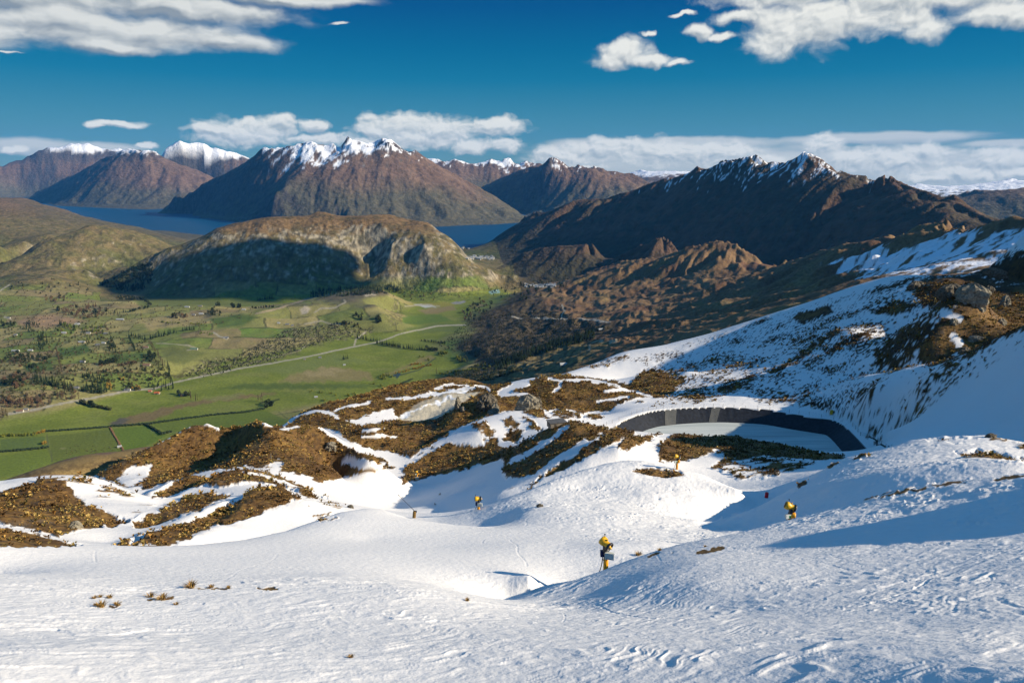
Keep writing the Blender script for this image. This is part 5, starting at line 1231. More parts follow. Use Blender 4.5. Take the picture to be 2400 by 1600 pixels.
for k, (u, v, s, lb) in enumerate([(232, 1393, 1.35, 'broad straw coloured tuft, lowest of the tufts in the near snow'), (373, 1377, 1.35, 'round golden tuft in the middle of the near snow tufts'), (438, 1348, 1.45, 'tall golden tuft on the lip of the small snow hump'), (485, 1349, .9, 'sparse tuft right of the tall golden tuft on the lip'), (217, 1373, .6, 'small rusty tuft, leftmost in the near snow'), (230, 1371, .6, 'second small rusty tuft beside the leftmost one'), (252, 1372, .8, 'thin pale tuft right of the two small rusty tufts'), (270, 1389, .8, 'thin greyish tuft on a patch of bare soil'), (345, 1370, 1.0, 'wispy pale tuft behind the round golden tuft'), (525, 1351, .8, 'low wispy grass at the right end of the snow lip'), (1073, 1379, .7, 'lone straw wisp on the open snow left of the blue shadow'), (1466, 1274, 1.2, 'spiky golden tuft on the crest of the front snow mound behind the nearest snow gun'), (1515, 1264, .7, 'short pale grass on the crest of the front snow mound'), (405, 1388, .6, 'tiny brown tuft right of the round golden tuft'), (806, 1509, .5, 'tiny dark twig of grass low in the foreground snow'), (1620, 1255, .6, 'pale grass wisp above the brown streak on the snow mound')]):
    p = hit(u, v); o = link(bpy.data.objects.new('grass_tuft', tm[k % 3])); o.location = p; s *= .62 if math.hypot(p.x, p.y) < 74 else .85; o.scale = (s, s, s * .9); o.rotation_euler = (0, 0, k * 1.7); tag(o, lb, 'grass tuft', 'grass tufts in the snow')

# the tussock cover of the brown knolls: far too many plants to count
vis = np.maximum.accumulate(TG, 0) <= TG + 2.5e-4
rr0, rr1 = rowi(95), rowi(680)
area_ = (RR ** 2) * np.gradient(lr)[:, None] * np.gradient(az)[None, :]
wgt = (area_ * (TUS > .5) * vis * (np.abs(AZ2) < R(40.5)))[rr0:rr1]
wgt = wgt / np.maximum(RR[rr0:rr1] / 150, 1) ** .6
wgt[(RR[rr0:rr1] < 118) & (U[rr0:rr1] > 1300)] = 0
wgt = wgt * np.clip(.45 + 1.5 * fbm(X[rr0:rr1] / 6, Y[rr0:rr1] / 6, 3, 405), .08, 1.5)
prob = (wgt / wgt.sum()).ravel(); NT = 48000
ch = rng.choice(prob.size, NT, p=prob); ci = ch // NA + rr0; cj = ch % NA
jx = rng.normal(0, .4, NT); jy = rng.normal(0, .4, NT)
bx, by, bz = X[ci, cj] + jx, Y[ci, cj] + jy, Z[ci, cj]
sz = rng.choice([.3, .42, .6, .8, 1.25], NT, p=[.25, .3, .25, .14, .06]) * rng.uniform(.75, 1.2, NT) * (1 + .5 * fbm(bx / 9, by / 9, 3, 403)) * np.interp(RR[ci, cj], [110, 200, 450, 650], [.75, .95, 1.25, 1.6])
NBL = 7
ang = rng.uniform(0, 6.283, (NT, NBL)); lean = rng.uniform(.25, .8, (NT, NBL)); hb_ = rng.uniform(.55, 1.1, (NT, NBL))
c, s_ = np.cos(ang), np.sin(ang); sz_ = sz[:, None]
def P3(x, y, z): return np.stack([bx[:, None] + x * sz_, by[:, None] + y * sz_, bz[:, None] + z * sz_], -1)
wq = .17
v0 = P3(-s_ * wq * .6 + c * .08, c * wq * .6 + s_ * .08, np.full_like(c, -.1)); v1 = P3(s_ * wq * .6 + c * .08, -c * wq * .6 + s_ * .08, np.full_like(c, -.1))
v2 = P3(s_ * wq + c * lean * .6, -c * wq + s_ * lean * .6, hb_ * .6); v3 = P3(-s_ * wq + c * lean * .6, c * wq + s_ * lean * .6, hb_ * .6)
v4 = P3(c * lean * 1.15, s_ * lean * 1.15, hb_ * .62)
vt = np.stack([v0, v1, v2, v3, v4], 2).reshape(-1, 3); nb = NT * NBL
base = np.arange(nb, dtype=np.int32)[:, None] * 5
q4 = (base + np.array([0, 1, 2, 3], np.int32)); q3 = base + np.array([3, 2, 4, 4], np.int32)
pal = np.array([(.36, .22, .062), (.26, .145, .042), (.13, .074, .028), (.48, .33, .105), (.23, .17, .052)], np.float32)
mixn = np.clip((fbm(bx / 11, by / 11, 4, 401) * 1.9 + .42 + rng.normal(0, .26, NT)) * 4.99, 0, 4).astype(int)
dkz = ((RR[ci, cj] > 215) & (U[ci, cj] > 1140) & (V[ci, cj] > 965))  # shaded banks and ridge, where tufts get shade put into their colour
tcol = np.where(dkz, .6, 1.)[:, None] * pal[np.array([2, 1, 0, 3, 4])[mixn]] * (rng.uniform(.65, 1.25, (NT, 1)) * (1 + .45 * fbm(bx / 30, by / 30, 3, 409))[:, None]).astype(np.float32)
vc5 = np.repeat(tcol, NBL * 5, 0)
loopsq = np.concatenate([q4.ravel(), (base + np.array([3, 2, 4], np.int32)).ravel()])
me = bpy.data.meshes.new('tussock'); me.vertices.add(len(vt)); me.vertices.foreach_set('co', vt.astype(np.float32).ravel())
me.loops.add(len(loopsq)); me.loops.foreach_set('vertex_index', loopsq)
me.polygons.add(nb * 2); me.polygons.foreach_set('loop_start', np.concatenate([np.arange(nb) * 4, nb * 4 + np.arange(nb) * 3]).astype(np.int32)); me.polygons.foreach_set('loop_total', np.concatenate([np.full(nb, 4), np.full(nb, 3)]).astype(np.int32))
at_ = me.attributes.new('albedo', 'FLOAT_COLOR', 'POINT'); at_.data.foreach_set('color', np.concatenate([vc5, np.ones((len(vc5), 1), np.float32)], 1).ravel()); me.update()
mt = bpy.data.materials.new('tussock_blades'); nt2, N2, L2, bs = nodes(mt); a2 = N2.new('ShaderNodeAttribute'); a2.attribute_name = 'albedo'; L2.new(a2.outputs['Color'], bs.inputs['Base Color']); bs.inputs['Roughness'].default_value = .85; bs.inputs['Specular IOR Level'].default_value = .1
me.materials.append(mt); tag(link(bpy.data.objects.new('tussock', me)), 'golden brown tussock grass covering the knolls', None, None, 'stuff')
# ------------------------------------------------------------------ trees of the valley
bark = pmat('bark', (.10, .075, .05), .3, 1.5, .9)
def leafmat(n, c, var=.35): return pmat(n, c, var, .35, .85, 0, .1)
lf = {'fir': leafmat('fir_needles', (.020, .034, .014)), 'dark': leafmat('dark_foliage', (.026, .040, .018)), 'olive': leafmat('olive_foliage', (.060, .068, .026)), 'willow': leafmat('spring_willow', (.17, .19, .030)), 'gold': leafmat('golden_willow', (.30, .20, .035)), 'bare': leafmat('bare_twigs', (.115, .082, .052)), 'rust': leafmat('rusty_twigs', (.16, .095, .05)), 'lime': leafmat('fresh_leaves', (.12, .17, .03))}
def fir(seed, h=18., w=6.5):
    rd = random.Random(seed); b = MB(); b.rod((0, 0, -.5), (0, 0, h * .95), .35, .06, 5, False); b.k = 1; n = 9
    for k in range(n):
        z = h * (.10 + .86 * k / n); r = w * .5 * (1 - k / (n + .3)) * rd.uniform(.85, 1.15) + .2; m = 7 if k < 6 else 5; a0 = rd.uniform(0, 6.28)
        for i in range(m):
            a = a0 + 6.283 * i / m + rd.uniform(-.2, .2); q = r * rd.uniform(.65, 1.1); d = rd.uniform(.5, .62)
            ctr = Vector((0, 0, z + h * .10)); tip = Vector((q * math.cos(a), q * math.sin(a), z - h * .02)); l = Vector((q * d * math.cos(a - .5), q * d * math.sin(a - .5), z + h * .02)); r2 = Vector((q * d * math.cos(a + .5), q * d * math.sin(a + .5), z + h * .02))
            b.add([ctr, l, tip, r2], [(0, 1, 2), (0, 2, 3)])
    b.add([(-.3, -.2, h * .9), (.3, -.2, h * .9), (0, .3, h * .9), (0, 0, h * 1.03)], [(0, 1, 3), (1, 2, 3), (2, 0, 3)])
    return b
def leafy(seed, h, w, n, lo=.15, size=.22, flat=1.):
    rd = random.Random(seed); b = MB(); b.rod((0, 0, -.5), (0, 0, h * .5), .3, .12, 5, False)
    for i in range(4):
        a = rd.uniform(0, 6.28); b.rod((0, 0, h * .22), (w * .3 * math.cos(a), w * .3 * math.sin(a), h * rd.uniform(.5, .8)), .14, .04, 4, False)
    b.k = 1; cl = [(rd.uniform(0, 6.28), rd.random(), rd.uniform(lo, 1)) for _ in range(7)]
    for i in range(n):
        if rd.random() < .7:
            ca = rd.choice(cl); a = ca[0] + rd.gauss(0, .5); t = min(1, max(lo, ca[2] * .9 + rd.gauss(0, .12)))
        else: a = rd.uniform(0, 6.28); t = rd.uniform(lo, 1)
        en = math.sqrt(max(0, 1 - ((t - .48) / .54) ** 2)) * flat; r = w * .5 * en * rd.random() ** .45
        p = Vector((r * math.cos(a), r * math.sin(a), h * t)); s = w * size * rd.uniform(.6, 1.25); q = Matrix.Rotation(rd.uniform(0, 6.28), 3, Vector((rd.gauss(0, 1), rd.gauss(0, 1), rd.gauss(0, 1))).normalized())
        b.add([p + q @ Vector(c) * s for c in ((-.5, -.3, 0), (.1, -.5, .12), (.55, 0, -.1), (.1, .5, .1), (-.45, .3, .05))], [(0, 1, 2, 3, 4)])
    return b
def poplar(seed, h=20., w=2.6):
    rd = random.Random(seed); b = MB(); b.rod((0, 0, -.5), (0, 0, h * .9), .3, .05, 5, False); b.k = 1
    for i in range(44):
        t = rd.uniform(.08, .95); a = rd.uniform(0, 6.28); l = h * rd.uniform(.10, .22); r = w * .5 * (1 - t * .55) * rd.uniform(.5, 1)
        p = Vector((0, 0, h * t)); e = p + Vector((r * math.cos(a), r * math.sin(a), l)); q = Vector((-math.sin(a), math.cos(a), 0)) * rd.uniform(.15, .4); b.add([p - q * .4, p + q * .4, e + q, e - q], [(0, 1, 2, 3)])
    return b
def tm_(b, name, leaf): return b.mesh(name, [bark, lf[leaf]])
TREE = {
 'fir': [tm_(fir(k, 18, 6.2 + k * .5), 'conifer', 'fir') for k in range(4)],
 'dark': [tm_(leafy(20 + k, 13, 9.5, 120, .08, .24), 'dark_tree', 'dark') for k in range(3)],
 'olive': [tm_(leafy(30 + k, 9, 8, 90, .1, .24), 'olive_tree', 'olive') for k in range(3)],
 'willow': [tm_(leafy(40 + k, 9, 8.5, 95, .06, .25), 'willow', 'willow') for k in range(3)],
 'gold': [tm_(leafy(50 + k, 9, 8, 95, .06, .25), 'golden_willow', 'gold') for k in range(3)],
 'lime': [tm_(leafy(80 + k, 10, 8, 95, .1, .24), 'leafy_tree', 'lime') for k in range(2)],
 'bare': [tm_(leafy(60 + k, 12, 8, 85, .15, .20), 'bare_tree', 'bare') for k in range(3)],
 'rust': [tm_(leafy(65 + k, 12, 8, 85, .15, .20), 'rusty_tree', 'rust') for k in range(2)],
 'poplar': [tm_(poplar(70 + k, 21, 3.0), 'poplar', 'bare') for k in range(3)]}
NAME = {'fir': 'conifer', 'dark': 'dark_tree', 'olive': 'olive_tree', 'willow': 'willow', 'gold': 'golden_willow', 'lime': 'leafy_tree', 'bare': 'bare_tree', 'rust': 'rusty_tree', 'poplar': 'poplar'}
tr_ = random.Random(5); NTREE = 0
def tree(kind, u, v, sc, label, group):
    global NTREE
    p = hit(u, v, 1500); o = link(bpy.data.objects.new(NAME[kind], tr_.choice(TREE[kind]))); s = 1.95 * sc * tr_.uniform(.78, 1.22)
    o.location = p; o.scale = (s * tr_.uniform(.9, 1.15), s * tr_.uniform(.9, 1.15), s); o.rotation_euler = (0, 0, tr_.uniform(0, 6.28)); tag(o, label, 'tree', group); NTREE += 1
def row(kind, a, b, n, label, sc=1., jit=1.2, group=None):
    for i in range(n):
        t = (i + tr_.uniform(-.25, .25)) / max(1, n - 1); k = tr_.choice(kind) if isinstance(kind, (list, tuple)) else kind
        tree(k, a[0] + (b[0] - a[0]) * t + tr_.uniform(-1, 1) * jit, a[1] + (b[1] - a[1]) * t + tr_.uniform(-1, 1) * jit * .5, sc, label, group or 'trees: ' + label[:60])
def grove(kind, x0, y0, x1, y1, n, label, sc=1., shear=0.):
    for i in range(n):
        k = tr_.choice(kind) if isinstance(kind, (list, tuple)) else kind
        a = tr_.uniform(0, 6.283); q = tr_.random() ** .5; u = (x0 + x1) / 2 + q * math.cos(a) * (x1 - x0) / 2; v = (y0 + y1) / 2 + q * math.sin(a) * (y1 - y0) / 2 + shear * (u - (x0 + x1) / 2)
        tree(k, u, v, sc, label, 'trees: ' + label[:60])
row('fir', (820, 777), (862, 784), 14, 'conifer in the tall dark row left of the road bend', .9)
row('fir', (866, 789), (921, 799), 22, 'conifer in the long dark shelter belt right of the road', 1.)
row('fir', (925, 800), (978, 804), 20, 'conifer in the dark shelter belt beyond the first gap', .8)
row('dark', (980, 802), (1003, 806), 8, 'dark tree at the right end of the shelter belt', .8)
row('dark', (970, 783), (1020, 789), 14, 'low dark tree in the short hedge above the shelter belt', .55)
grove('fir', 787, 823, 806, 828, 4, 'dark tree in the lone clump on the middle pasture', .95)
grove('dark', 607, 926, 629, 938, 6, 'dark round tree in the dense clump at the end of the long hedge', .9)
row('poplar', (591, 921), (601, 923), 4, 'bare poplar standing left of the dark round clump', .9)
row('poplar', (439, 918), (440, 919), 2, 'bare poplar left of the pair in the open field', .9); row('poplar', (449, 921), (453, 921), 3, 'bare poplar in the slim pair on the open field', .85)
row('dark', (186, 926), (194, 929), 4, 'dark tree at the roadside on the field corner', .9); row('dark', (207, 931), (218, 936), 5, 'dark tree right of the roadside corner clump', .9); row('olive', (222, 935), (254, 941), 9, 'bushy tree in the short hedge below the road', .75)
grove(['dark', 'bare', 'olive', 'fir'], 400, 902, 436, 914, 14, 'garden tree round the farmhouse on the field', .8)
row('poplar', (129, 806), (143, 858), 24, 'bare poplar in the long avenue on the left', .95, 1.5)
row('poplar', (343, 790), (377, 842), 26, 'bare poplar in the avenue running down the terrace', .9, 1.5)
row('fir', (386, 840), (397, 894), 16, 'conifer in the line at the foot of the poplar avenue', .9, 2)
row('fir', (296, 776), (310, 806), 16, 'conifer in the slanting dark line by the brown roof', 1.)
row('fir', (343, 779), (405, 764), 24, 'conifer in the dark belt in the middle of the terrace', .95, 3)
row('fir', (301, 770), (337, 782), 12, 'conifer in the short belt left of the middle one', .85, 2)
row('fir', (419, 760), (447, 757), 10, 'conifer in the far small belt below the pale field', .9, 2); row('poplar', (450, 775), (461, 762), 7, 'bare poplar behind the far small belt', .8)
row('willow', (369, 741), (414, 742), 12, 'pale green willow in the low row on the dry field', .6, 2); row('willow', (440, 744), (468, 745), 8, 'pale green willow in the short low row', .55, 2); grove('lime', 458, 764, 490, 770, 9, 'bright green bush by the villa drive', .55)
for q in ((501, 703, 3, 'dark tree of the left pair on the far meadow'), (534, 706, 4, 'dark tree of the middle pair on the far meadow'), (548, 706, 5, 'dark tree of the right pair on the far meadow')): grove('dark', q[0] - 5, q[1] - 1, q[0] + 5, q[1] + 1, q[2], q[3], 1.1)
row('dark', (581, 708), (628, 706), 11, 'dark tree in the far hedge under the flat hill', .7); grove(['dark', 'olive'], 475, 714, 514, 726, 16, 'tree in the wood beside the far farm', .9); grove(['dark', 'bare', 'rust'], 394, 722, 432, 732, 16, 'tree in the brown wood by the far farm', .9)
grove(['rust', 'bare', 'bare', 'dark'], 125, 702, 250, 732, 80, 'tree in the big brown wood on the plain', 1.)
row('fir', (240, 723), (300, 716), 16, 'conifer at the right of the big brown wood', .7, 4); row('dark', (276, 688), (330, 689), 16, 'dark tree in the curved belt, upper part', .8, 2); row('dark', (330, 689), (346, 702), 8, 'dark tree in the curved belt, right bend', .8, 2); row('dark', (340, 706), (300, 716), 12, 'dark tree in the curved belt, lower part', .7, 3)
grove(['olive', 'bare', 'rust', 'dark'], 100, 682, 150, 694, 20, 'tree in the small wood under the green hill', .9); grove(['dark', 'olive'], 260, 680, 330, 690, 16, 'tree scattered above the curved belt', .8)
grove('fir', 46, 744, 92, 764, 16, 'conifer in the dark clump at the far left', 1.); grove(['fir', 'dark'], 2, 738, 38, 752, 12, 'dark tree at the left edge of the plain', 1.)
grove('fir', 85, 764, 112, 808, 26, 'conifer in the tall dark wood on the left', 1.05); grove(['dark', 'lime', 'willow'], 128, 742, 178, 770, 18, 'mixed tree by the white houses on the left', .85); grove('fir', 130, 744, 160, 756, 8, 'conifer behind the white houses on the left', 1.)
grove(['dark', 'bare', 'olive'], 0, 810, 122, 838, 46, 'tree in the long wood left of the avenue', .85, -.1); grove('dark', 63, 838, 86, 846, 8, 'dark bush in the oval thicket', .6)
grove(['willow', 'lime', 'olive', 'bare'], 184, 744, 254, 790, 46, 'leafy tree among the hamlet gardens', .75); grove(['dark', 'fir'], 250, 774, 272, 812, 12, 'dark tree right of the hamlet', .9)
row('dark', (231, 838), (266, 830), 16, 'dark tree in the belt before the pale farmhouse', .9, 3); row('bare', (270, 842), (314, 834), 14, 'bare tree in the row before the pale farmhouse', .85, 2); grove(['dark', 'fir'], 338, 812, 360, 832, 14, 'dark tree above the pale farmhouse', .9)
grove(['olive', 'dark', 'bare'], 222, 846, 392, 876, 60, 'scrubby tree on the terrace edge', .55, .02)
grove('fir', 76, 870, 132, 886, 30, 'conifer in the long plantation, left part', .9, .3); grove('fir', 125, 882, 170, 900, 22, 'conifer in the long plantation, right part', .95, .25)
grove('fir', 184, 864, 248, 880, 30, 'conifer in the upper plantation by the road', .85, .15); grove('fir', 190, 888, 254, 908, 32, 'conifer in the lower plantation by the road', .95)
grove(['bare', 'poplar'], 130, 902, 184, 926, 20, 'tall bare tree by the road bend on the left', .95); grove('gold', 244, 880, 260, 896, 7, 'golden tree right of the plantation', .8); grove('gold', 272, 868, 286, 876, 4, 'small golden tree on the terrace edge', .6)
grove(['rust', 'bare', 'dark', 'olive'], 0, 858, 76, 894, 44, 'tree in the brown wood at the left edge', .9); grove(['bare', 'rust', 'bare'], 0, 908, 126, 938, 48, 'bare tree along the road at the left edge', .9, -.06); row('poplar', (2, 958), (20, 960), 8, 'tall bare poplar in the left corner field', 1.)
grove(['dark', 'olive', 'gold', 'bare'], 286, 884, 332, 900, 18, 'garden tree left of the orange roof', .75); grove('fir', 335, 882, 400, 900, 16, 'conifer beside the orange roof', .85)
row('willow', (-6, 1003), (80, 998), 26, 'yellow green willow in the bushy hedge at the left edge', .62, 3); row('gold', (84, 996), (103, 992), 6, 'golden willow at the right end of the bushy hedge', .62, 2); grove('gold', 96, 1016, 108, 1024, 4, 'golden willow at the hedge crossing', .65)
row('gold', (910, 858), (992, 838), 26, 'golden willow along the stream', .55, 2.5); row('gold', (945, 838), (966, 836), 8, 'golden willow above the stream', .6, 2); grove('willow', 868, 862, 904, 872, 14, 'pale willow at the lower end of the stream', .6); row('poplar', (885, 861), (893, 860), 4, 'short bare tree above the pale willows', .45)
row('willow', (1012, 860), (1088, 848), 26, 'yellow green willow in the row at the foot of the hillside', .6, 3); row('poplar', (1002, 859), (1004, 859), 2, 'bare poplar in the willow row', .75)
grove('willow', 1006, 808, 1034, 818, 14, 'pale willow by the scrub corner', .7); grove(['willow', 'olive'], 1044, 818, 1078, 832, 18, 'pale willow below the dark scrub', .7); grove(['olive', 'willow'], 1075, 834, 1128, 850, 26, 'green bush at the foot of the hillside', .65)
for u, v in [(713, 899), (738, 902), (760, 903), (770, 907), (800, 909), (815, 906), (854, 882), (875, 887), (907, 893), (928, 895), (975, 879), (968, 820), (985, 826), (745, 920)]: grove('willow', u - 6, v - 2, u + 6, v + 2, 3, 'round pale bush scattered on the green flats', .5)
grove('poplar', 782, 936, 790, 938, 3, 'bare tree just above the near knolls', .55)
grove(['dark', 'bare'], 760, 742, 830, 756, 20, 'dark shrub on the top of the terrace scrub', .6); grove('dark', 783, 742, 797, 748, 6, 'dark tree clump on the knoll side', .85); grove(['dark', 'olive'], 810, 720, 838, 738, 12, 'tree in the wood on the back of the knoll', .8); grove(['rust', 'dark'], 862, 730, 878, 745, 8, 'reddish tree right of the knoll wood', .9)
grove(['bare', 'dark', 'olive'], 1060, 690, 1130, 740, 60, 'tree in the mixed wood by the river', .9, -.35); grove(['fir', 'dark'], 1130, 640, 1300, 690, 70, 'tree in the dark wood round the distant village', .9, -.1); grove(['willow', 'lime'], 1120, 655, 1150, 672, 14, 'pale tree on the river bank', .7)
row('fir', (594, 690), (626, 686), 12, 'conifer in the dark square block under the flat hill', 1.)
grove(['bare', 'olive'], 900, 668, 1060, 692, 40, 'tree along the river under the flat hill', .7)
grove(['olive', 'dark', 'bare'], 20, 640, 220, 690, 60, 'tree scattered on the green hills at the left', .7)
print('trees', NTREE)
# far woods that read as one mass
def wood(name, label, kinds, pts_fn, n, sc, leaf):
    vs, fs, mi = [], [], []; ofs = 0
    src = []
    for k in kinds:
        for me in TREE[k][:2]:
            a = np.empty(len(me.vertices) * 3); me.vertices.foreach_get('co', a); src.append((a.reshape(-1, 3), [tuple(p.vertices) for p in me.polygons], [p.material_index for p in me.polygons]))
    for i in range(n):
        u, v = pts_fn(); p = hit(u, v, 1500); a, f, m = src[tr_.randrange(len(src))]; s = 1.7 * sc * tr_.uniform(.7, 1.25); an = tr_.uniform(0, 6.28); c, s_ = math.cos(an) * s, math.sin(an) * s
        vs.append(np.stack([a[:, 0] * c - a[:, 1] * s_ + p.x, a[:, 0] * s_ + a[:, 1] * c + p.y, a[:, 2] * s + p.z - .5], 1)); fs += [tuple(q + ofs for q in t) for t in f]; mi += m; ofs += len(a)
    me = bpy.data.meshes.new(name); me.from_pydata(np.concatenate(vs).tolist(), [], fs); me.materials.append(bark); me.materials.append(lf[leaf]); me.polygons.foreach_set('material_index', mi); me.update()
    tag(link(bpy.data.objects.new(name, me)), label, None, None, 'stuff')
def band(pl, w):
    def f():
        k = tr_.randrange(len(pl) - 1); t = tr_.random(); return pl[k][0] + (pl[k + 1][0] - pl[k][0]) * t + tr_.uniform(-2, 2), pl[k][1] + (pl[k + 1][1] - pl[k][1]) * t + tr_.uniform(-w, w) 
    return f
def inpoly(pl):
    xs = [p[0] for p in pl]; ys = [p[1] for p in pl]
    def f():
        while True:
            u = tr_.uniform(min(xs), max(xs)); v = tr_.uniform(min(ys), max(ys))
            if inside(pl, np.array([u]), np.array([v]))[0]: return u, v
    return f
wood('conifer_forest', 'dark conifer band across the lower hillside', ['fir'], band([(1137, 842), (1190, 823), (1250, 802), (1310, 785), (1365, 770)], 9), 520, 1.0, 'fir')
wood('conifer_forest', 'conifer wood at the foot of the flat topped hill', ['fir'], band([(715, 677), (780, 673), (850, 668), (920, 664)], 9), 330, 1.2, 'fir')
wood('conifer_forest', 'dark wood on the left ridge of the flat topped hill', ['fir', 'dark'], inpoly([(228, 655), (260, 640), (300, 615), (350, 605), (350, 640), (330, 665), (290, 672)]), 260, 1.1, 'fir')
wood('scrub', 'dark scrub on the lower hillside', ['dark', 'bare'], inpoly([(1005, 797), (1060, 750), (1110, 725), (1250, 715), (1400, 755), (1330, 772), (1230, 790), (1130, 830), (1060, 812)]), 1700, .36, 'dark')
wood('scrub', 'scrub along the bottom edge of the hillside', ['dark', 'olive'], inpoly([(895, 915), (965, 888), (1060, 850), (1140, 838), (1200, 850), (1130, 872), (1040, 885), (960, 912)]), 700, .42, 'olive')
wood('scrub', 'dark scrub on the terrace edge', ['dark', 'bare'], inpoly([(420, 862), (480, 830), (540, 820), (600, 788), (660, 756), (760, 745), (860, 757), (820, 772), (760, 782), (690, 803), (640, 826), (560, 845), (470, 866)]), 900, .36, 'dark')

wood('woodland', 'mixed gardens and woods on the upper terrace', ['dark', 'olive', 'bare'], inpoly([(-20, 735), (120, 735), (250, 742), (330, 775), (375, 840), (390, 878), (250, 895), (120, 915), (-20, 930)]), 950, .55, 'olive')
wood('woodland', 'brown leafless woods on the upper terrace', ['bare', 'poplar'], inpoly([(-20, 750), (200, 750), (340, 800), (380, 870), (240, 890), (120, 912), (-20, 925)]), 380, .6, 'rust')
wood('woodland', 'scattered trees on the far plain', ['dark', 'bare', 'olive'], inpoly([(-20, 680), (220, 678), (360, 700), (520, 705), (620, 715), (480, 750), (250, 745), (-20, 735)]), 420, .45, 'bare')
# hedges
def hedge(px, w, h, label, mat, r0=1500):
    w *= 1.5; h *= 1.9; P_ = [hit(u, v, r0) for u, v in px]; pts = []
    for a, b in zip(P_[:-1], P_[1:]):
        n = max(1, int((b - a).length / 5)); pts += [a.lerp(b, i / n) for i in range(n)]
    pts.append(P_[-1]); b = MB(); rd = random.Random(len(px) * 31)
    for p in pts:
        for k in range(3):
            q = Vector((p.x + rd.uniform(-w, w) * .5, p.y + rd.uniform(-w, w) * .5, 0)); q.z = gz(q.x, q.y) - .3 - P_[0].z; q.x -= P_[0].x; q.y -= P_[0].y
            hh = h * rd.uniform(.65, 1.15); ww = w * rd.uniform(.45, .75); b.lathe(q, (rd.uniform(-.1, .1), rd.uniform(-.1, .1), 1), [(0, ww * .8), (hh * .45, ww), (hh * .8, ww * .75), (hh, ww * .2)], 6)
    o = b.build('hedge', mat); o.location = P_[0]; tag(o, label, 'hedge', 'hedges between the fields'); return o
hm_ = lf['dark']; ho = lf['olive']
hedge([(103, 991), (160, 987), (219, 983), (250, 980)], 6, 3.5, 'long low dark hedge, left stretch, between the upper and lower left fields', hm_)
hedge([(256, 979), (337, 974), (437, 960), (500, 952), (562, 947), (606, 939)], 6, 4, 'long dark hedge running right to the round tree clump', hm_)
hedge([(-20, 1039), (50, 1034), (106, 1028)], 6, 4, 'thick dark hedge in the bottom left corner of the fields', hm_)
hedge([(337, 975), (353, 985), (372, 997)], 5, 4, 'short dark hedge slanting down from the long hedge', hm_); hedge([(372, 998), (382, 994), (394, 992)], 5, 5, 'short hedge stub above the dark faced hill', hm_)
hedge([(253, 982), (262, 998), (272, 1015), (285, 1038)], 3, 2, 'thin rusty brush line between two lower fields', lf['rust'])
# dwellings
def house(u, v, w, d, h, wall, roof, label, rz=0., wing=None, name='house', rh=.42):
    p = hit(u, v, 1500); root = empty(name, p - Vector((0, 0, .3)), rz); root.scale = (1.15, 1.15, 1.3); tag(root, label, 'house', None)
    b = MB(); b.box((0, 0, h / 2), (w, d, h)); g = d * rh
    if wing: b.box((wing[0], wing[1], h * .45), (wing[2], wing[3], h * .9))
    for e in (-1, 1): b.add([(e * w / 2, -d / 2, h), (e * w / 2, d / 2, h), (e * w / 2, 0, h + g)], [(0, 1, 2)])
    b.build('wall', wall, root)
    r = MB()
    def gable(cx, cy, w, d, z, g, al):
        o_ = .5; pr = [(-d / 2 - o_, z - o_ * g / d * 2), (0, z + g + .15), (d / 2 + o_, z - o_ * g / d * 2)]
        f = (lambda a, b_, c: (cx + a, cy + b_, c)) if al else (lambda a, b_, c: (cx + b_, cy + a, c))
        L_ = w / 2 + o_; v_s = [f(e * L_, y, z_ + t) for t in (0, .3) for e in (-1, 1) for y, z_ in pr]
        r.add(v_s, [(0, 1, 4, 3), (1, 2, 5, 4), (6, 9, 10, 7), (7, 10, 11, 8), (0, 3, 9, 6), (2, 8, 11, 5), (0, 6, 7, 1), (1, 7, 8, 2), (3, 4, 10, 9), (4, 5, 11, 10)])
    gable(0, 0, w, d, h, g, True)
    if wing: gable(wing[0], wing[1], wing[3], wing[2], h * .9, wing[2] * rh, False)
    r.build('roof', roof, root)
    n = max(2, int(w / 4))
    for i in range(n):
        x = -w / 2 + w * (i + .5) / n; wb = MB(); wb.box((x, -d / 2 - .03, h * .5), (1.5, .12, h * .38)); wb.build('window', pmat('window_glass', (.03, .04, .05), .2, 1, .2), root)
    return root
wh = pmat('white_wall', (.52, .51, .46), .08, .5); cr = pmat('cream_wall', (.38, .33, .24), .1, .5); gw = pmat('grey_wall', (.30, .29, .27), .15, .5)
rg = pmat('grey_roof', (.16, .17, .18), .15, .5); rl = pmat('light_roof', (.34, .36, .37), .1, .5); ror = pmat('orange_roof', (.42, .12, .045), .15, .5); rbr = pmat('brown_roof', (.20, .12, .075), .15, .5); rgn = pmat('green_roof', (.10, .17, .11), .15, .5)
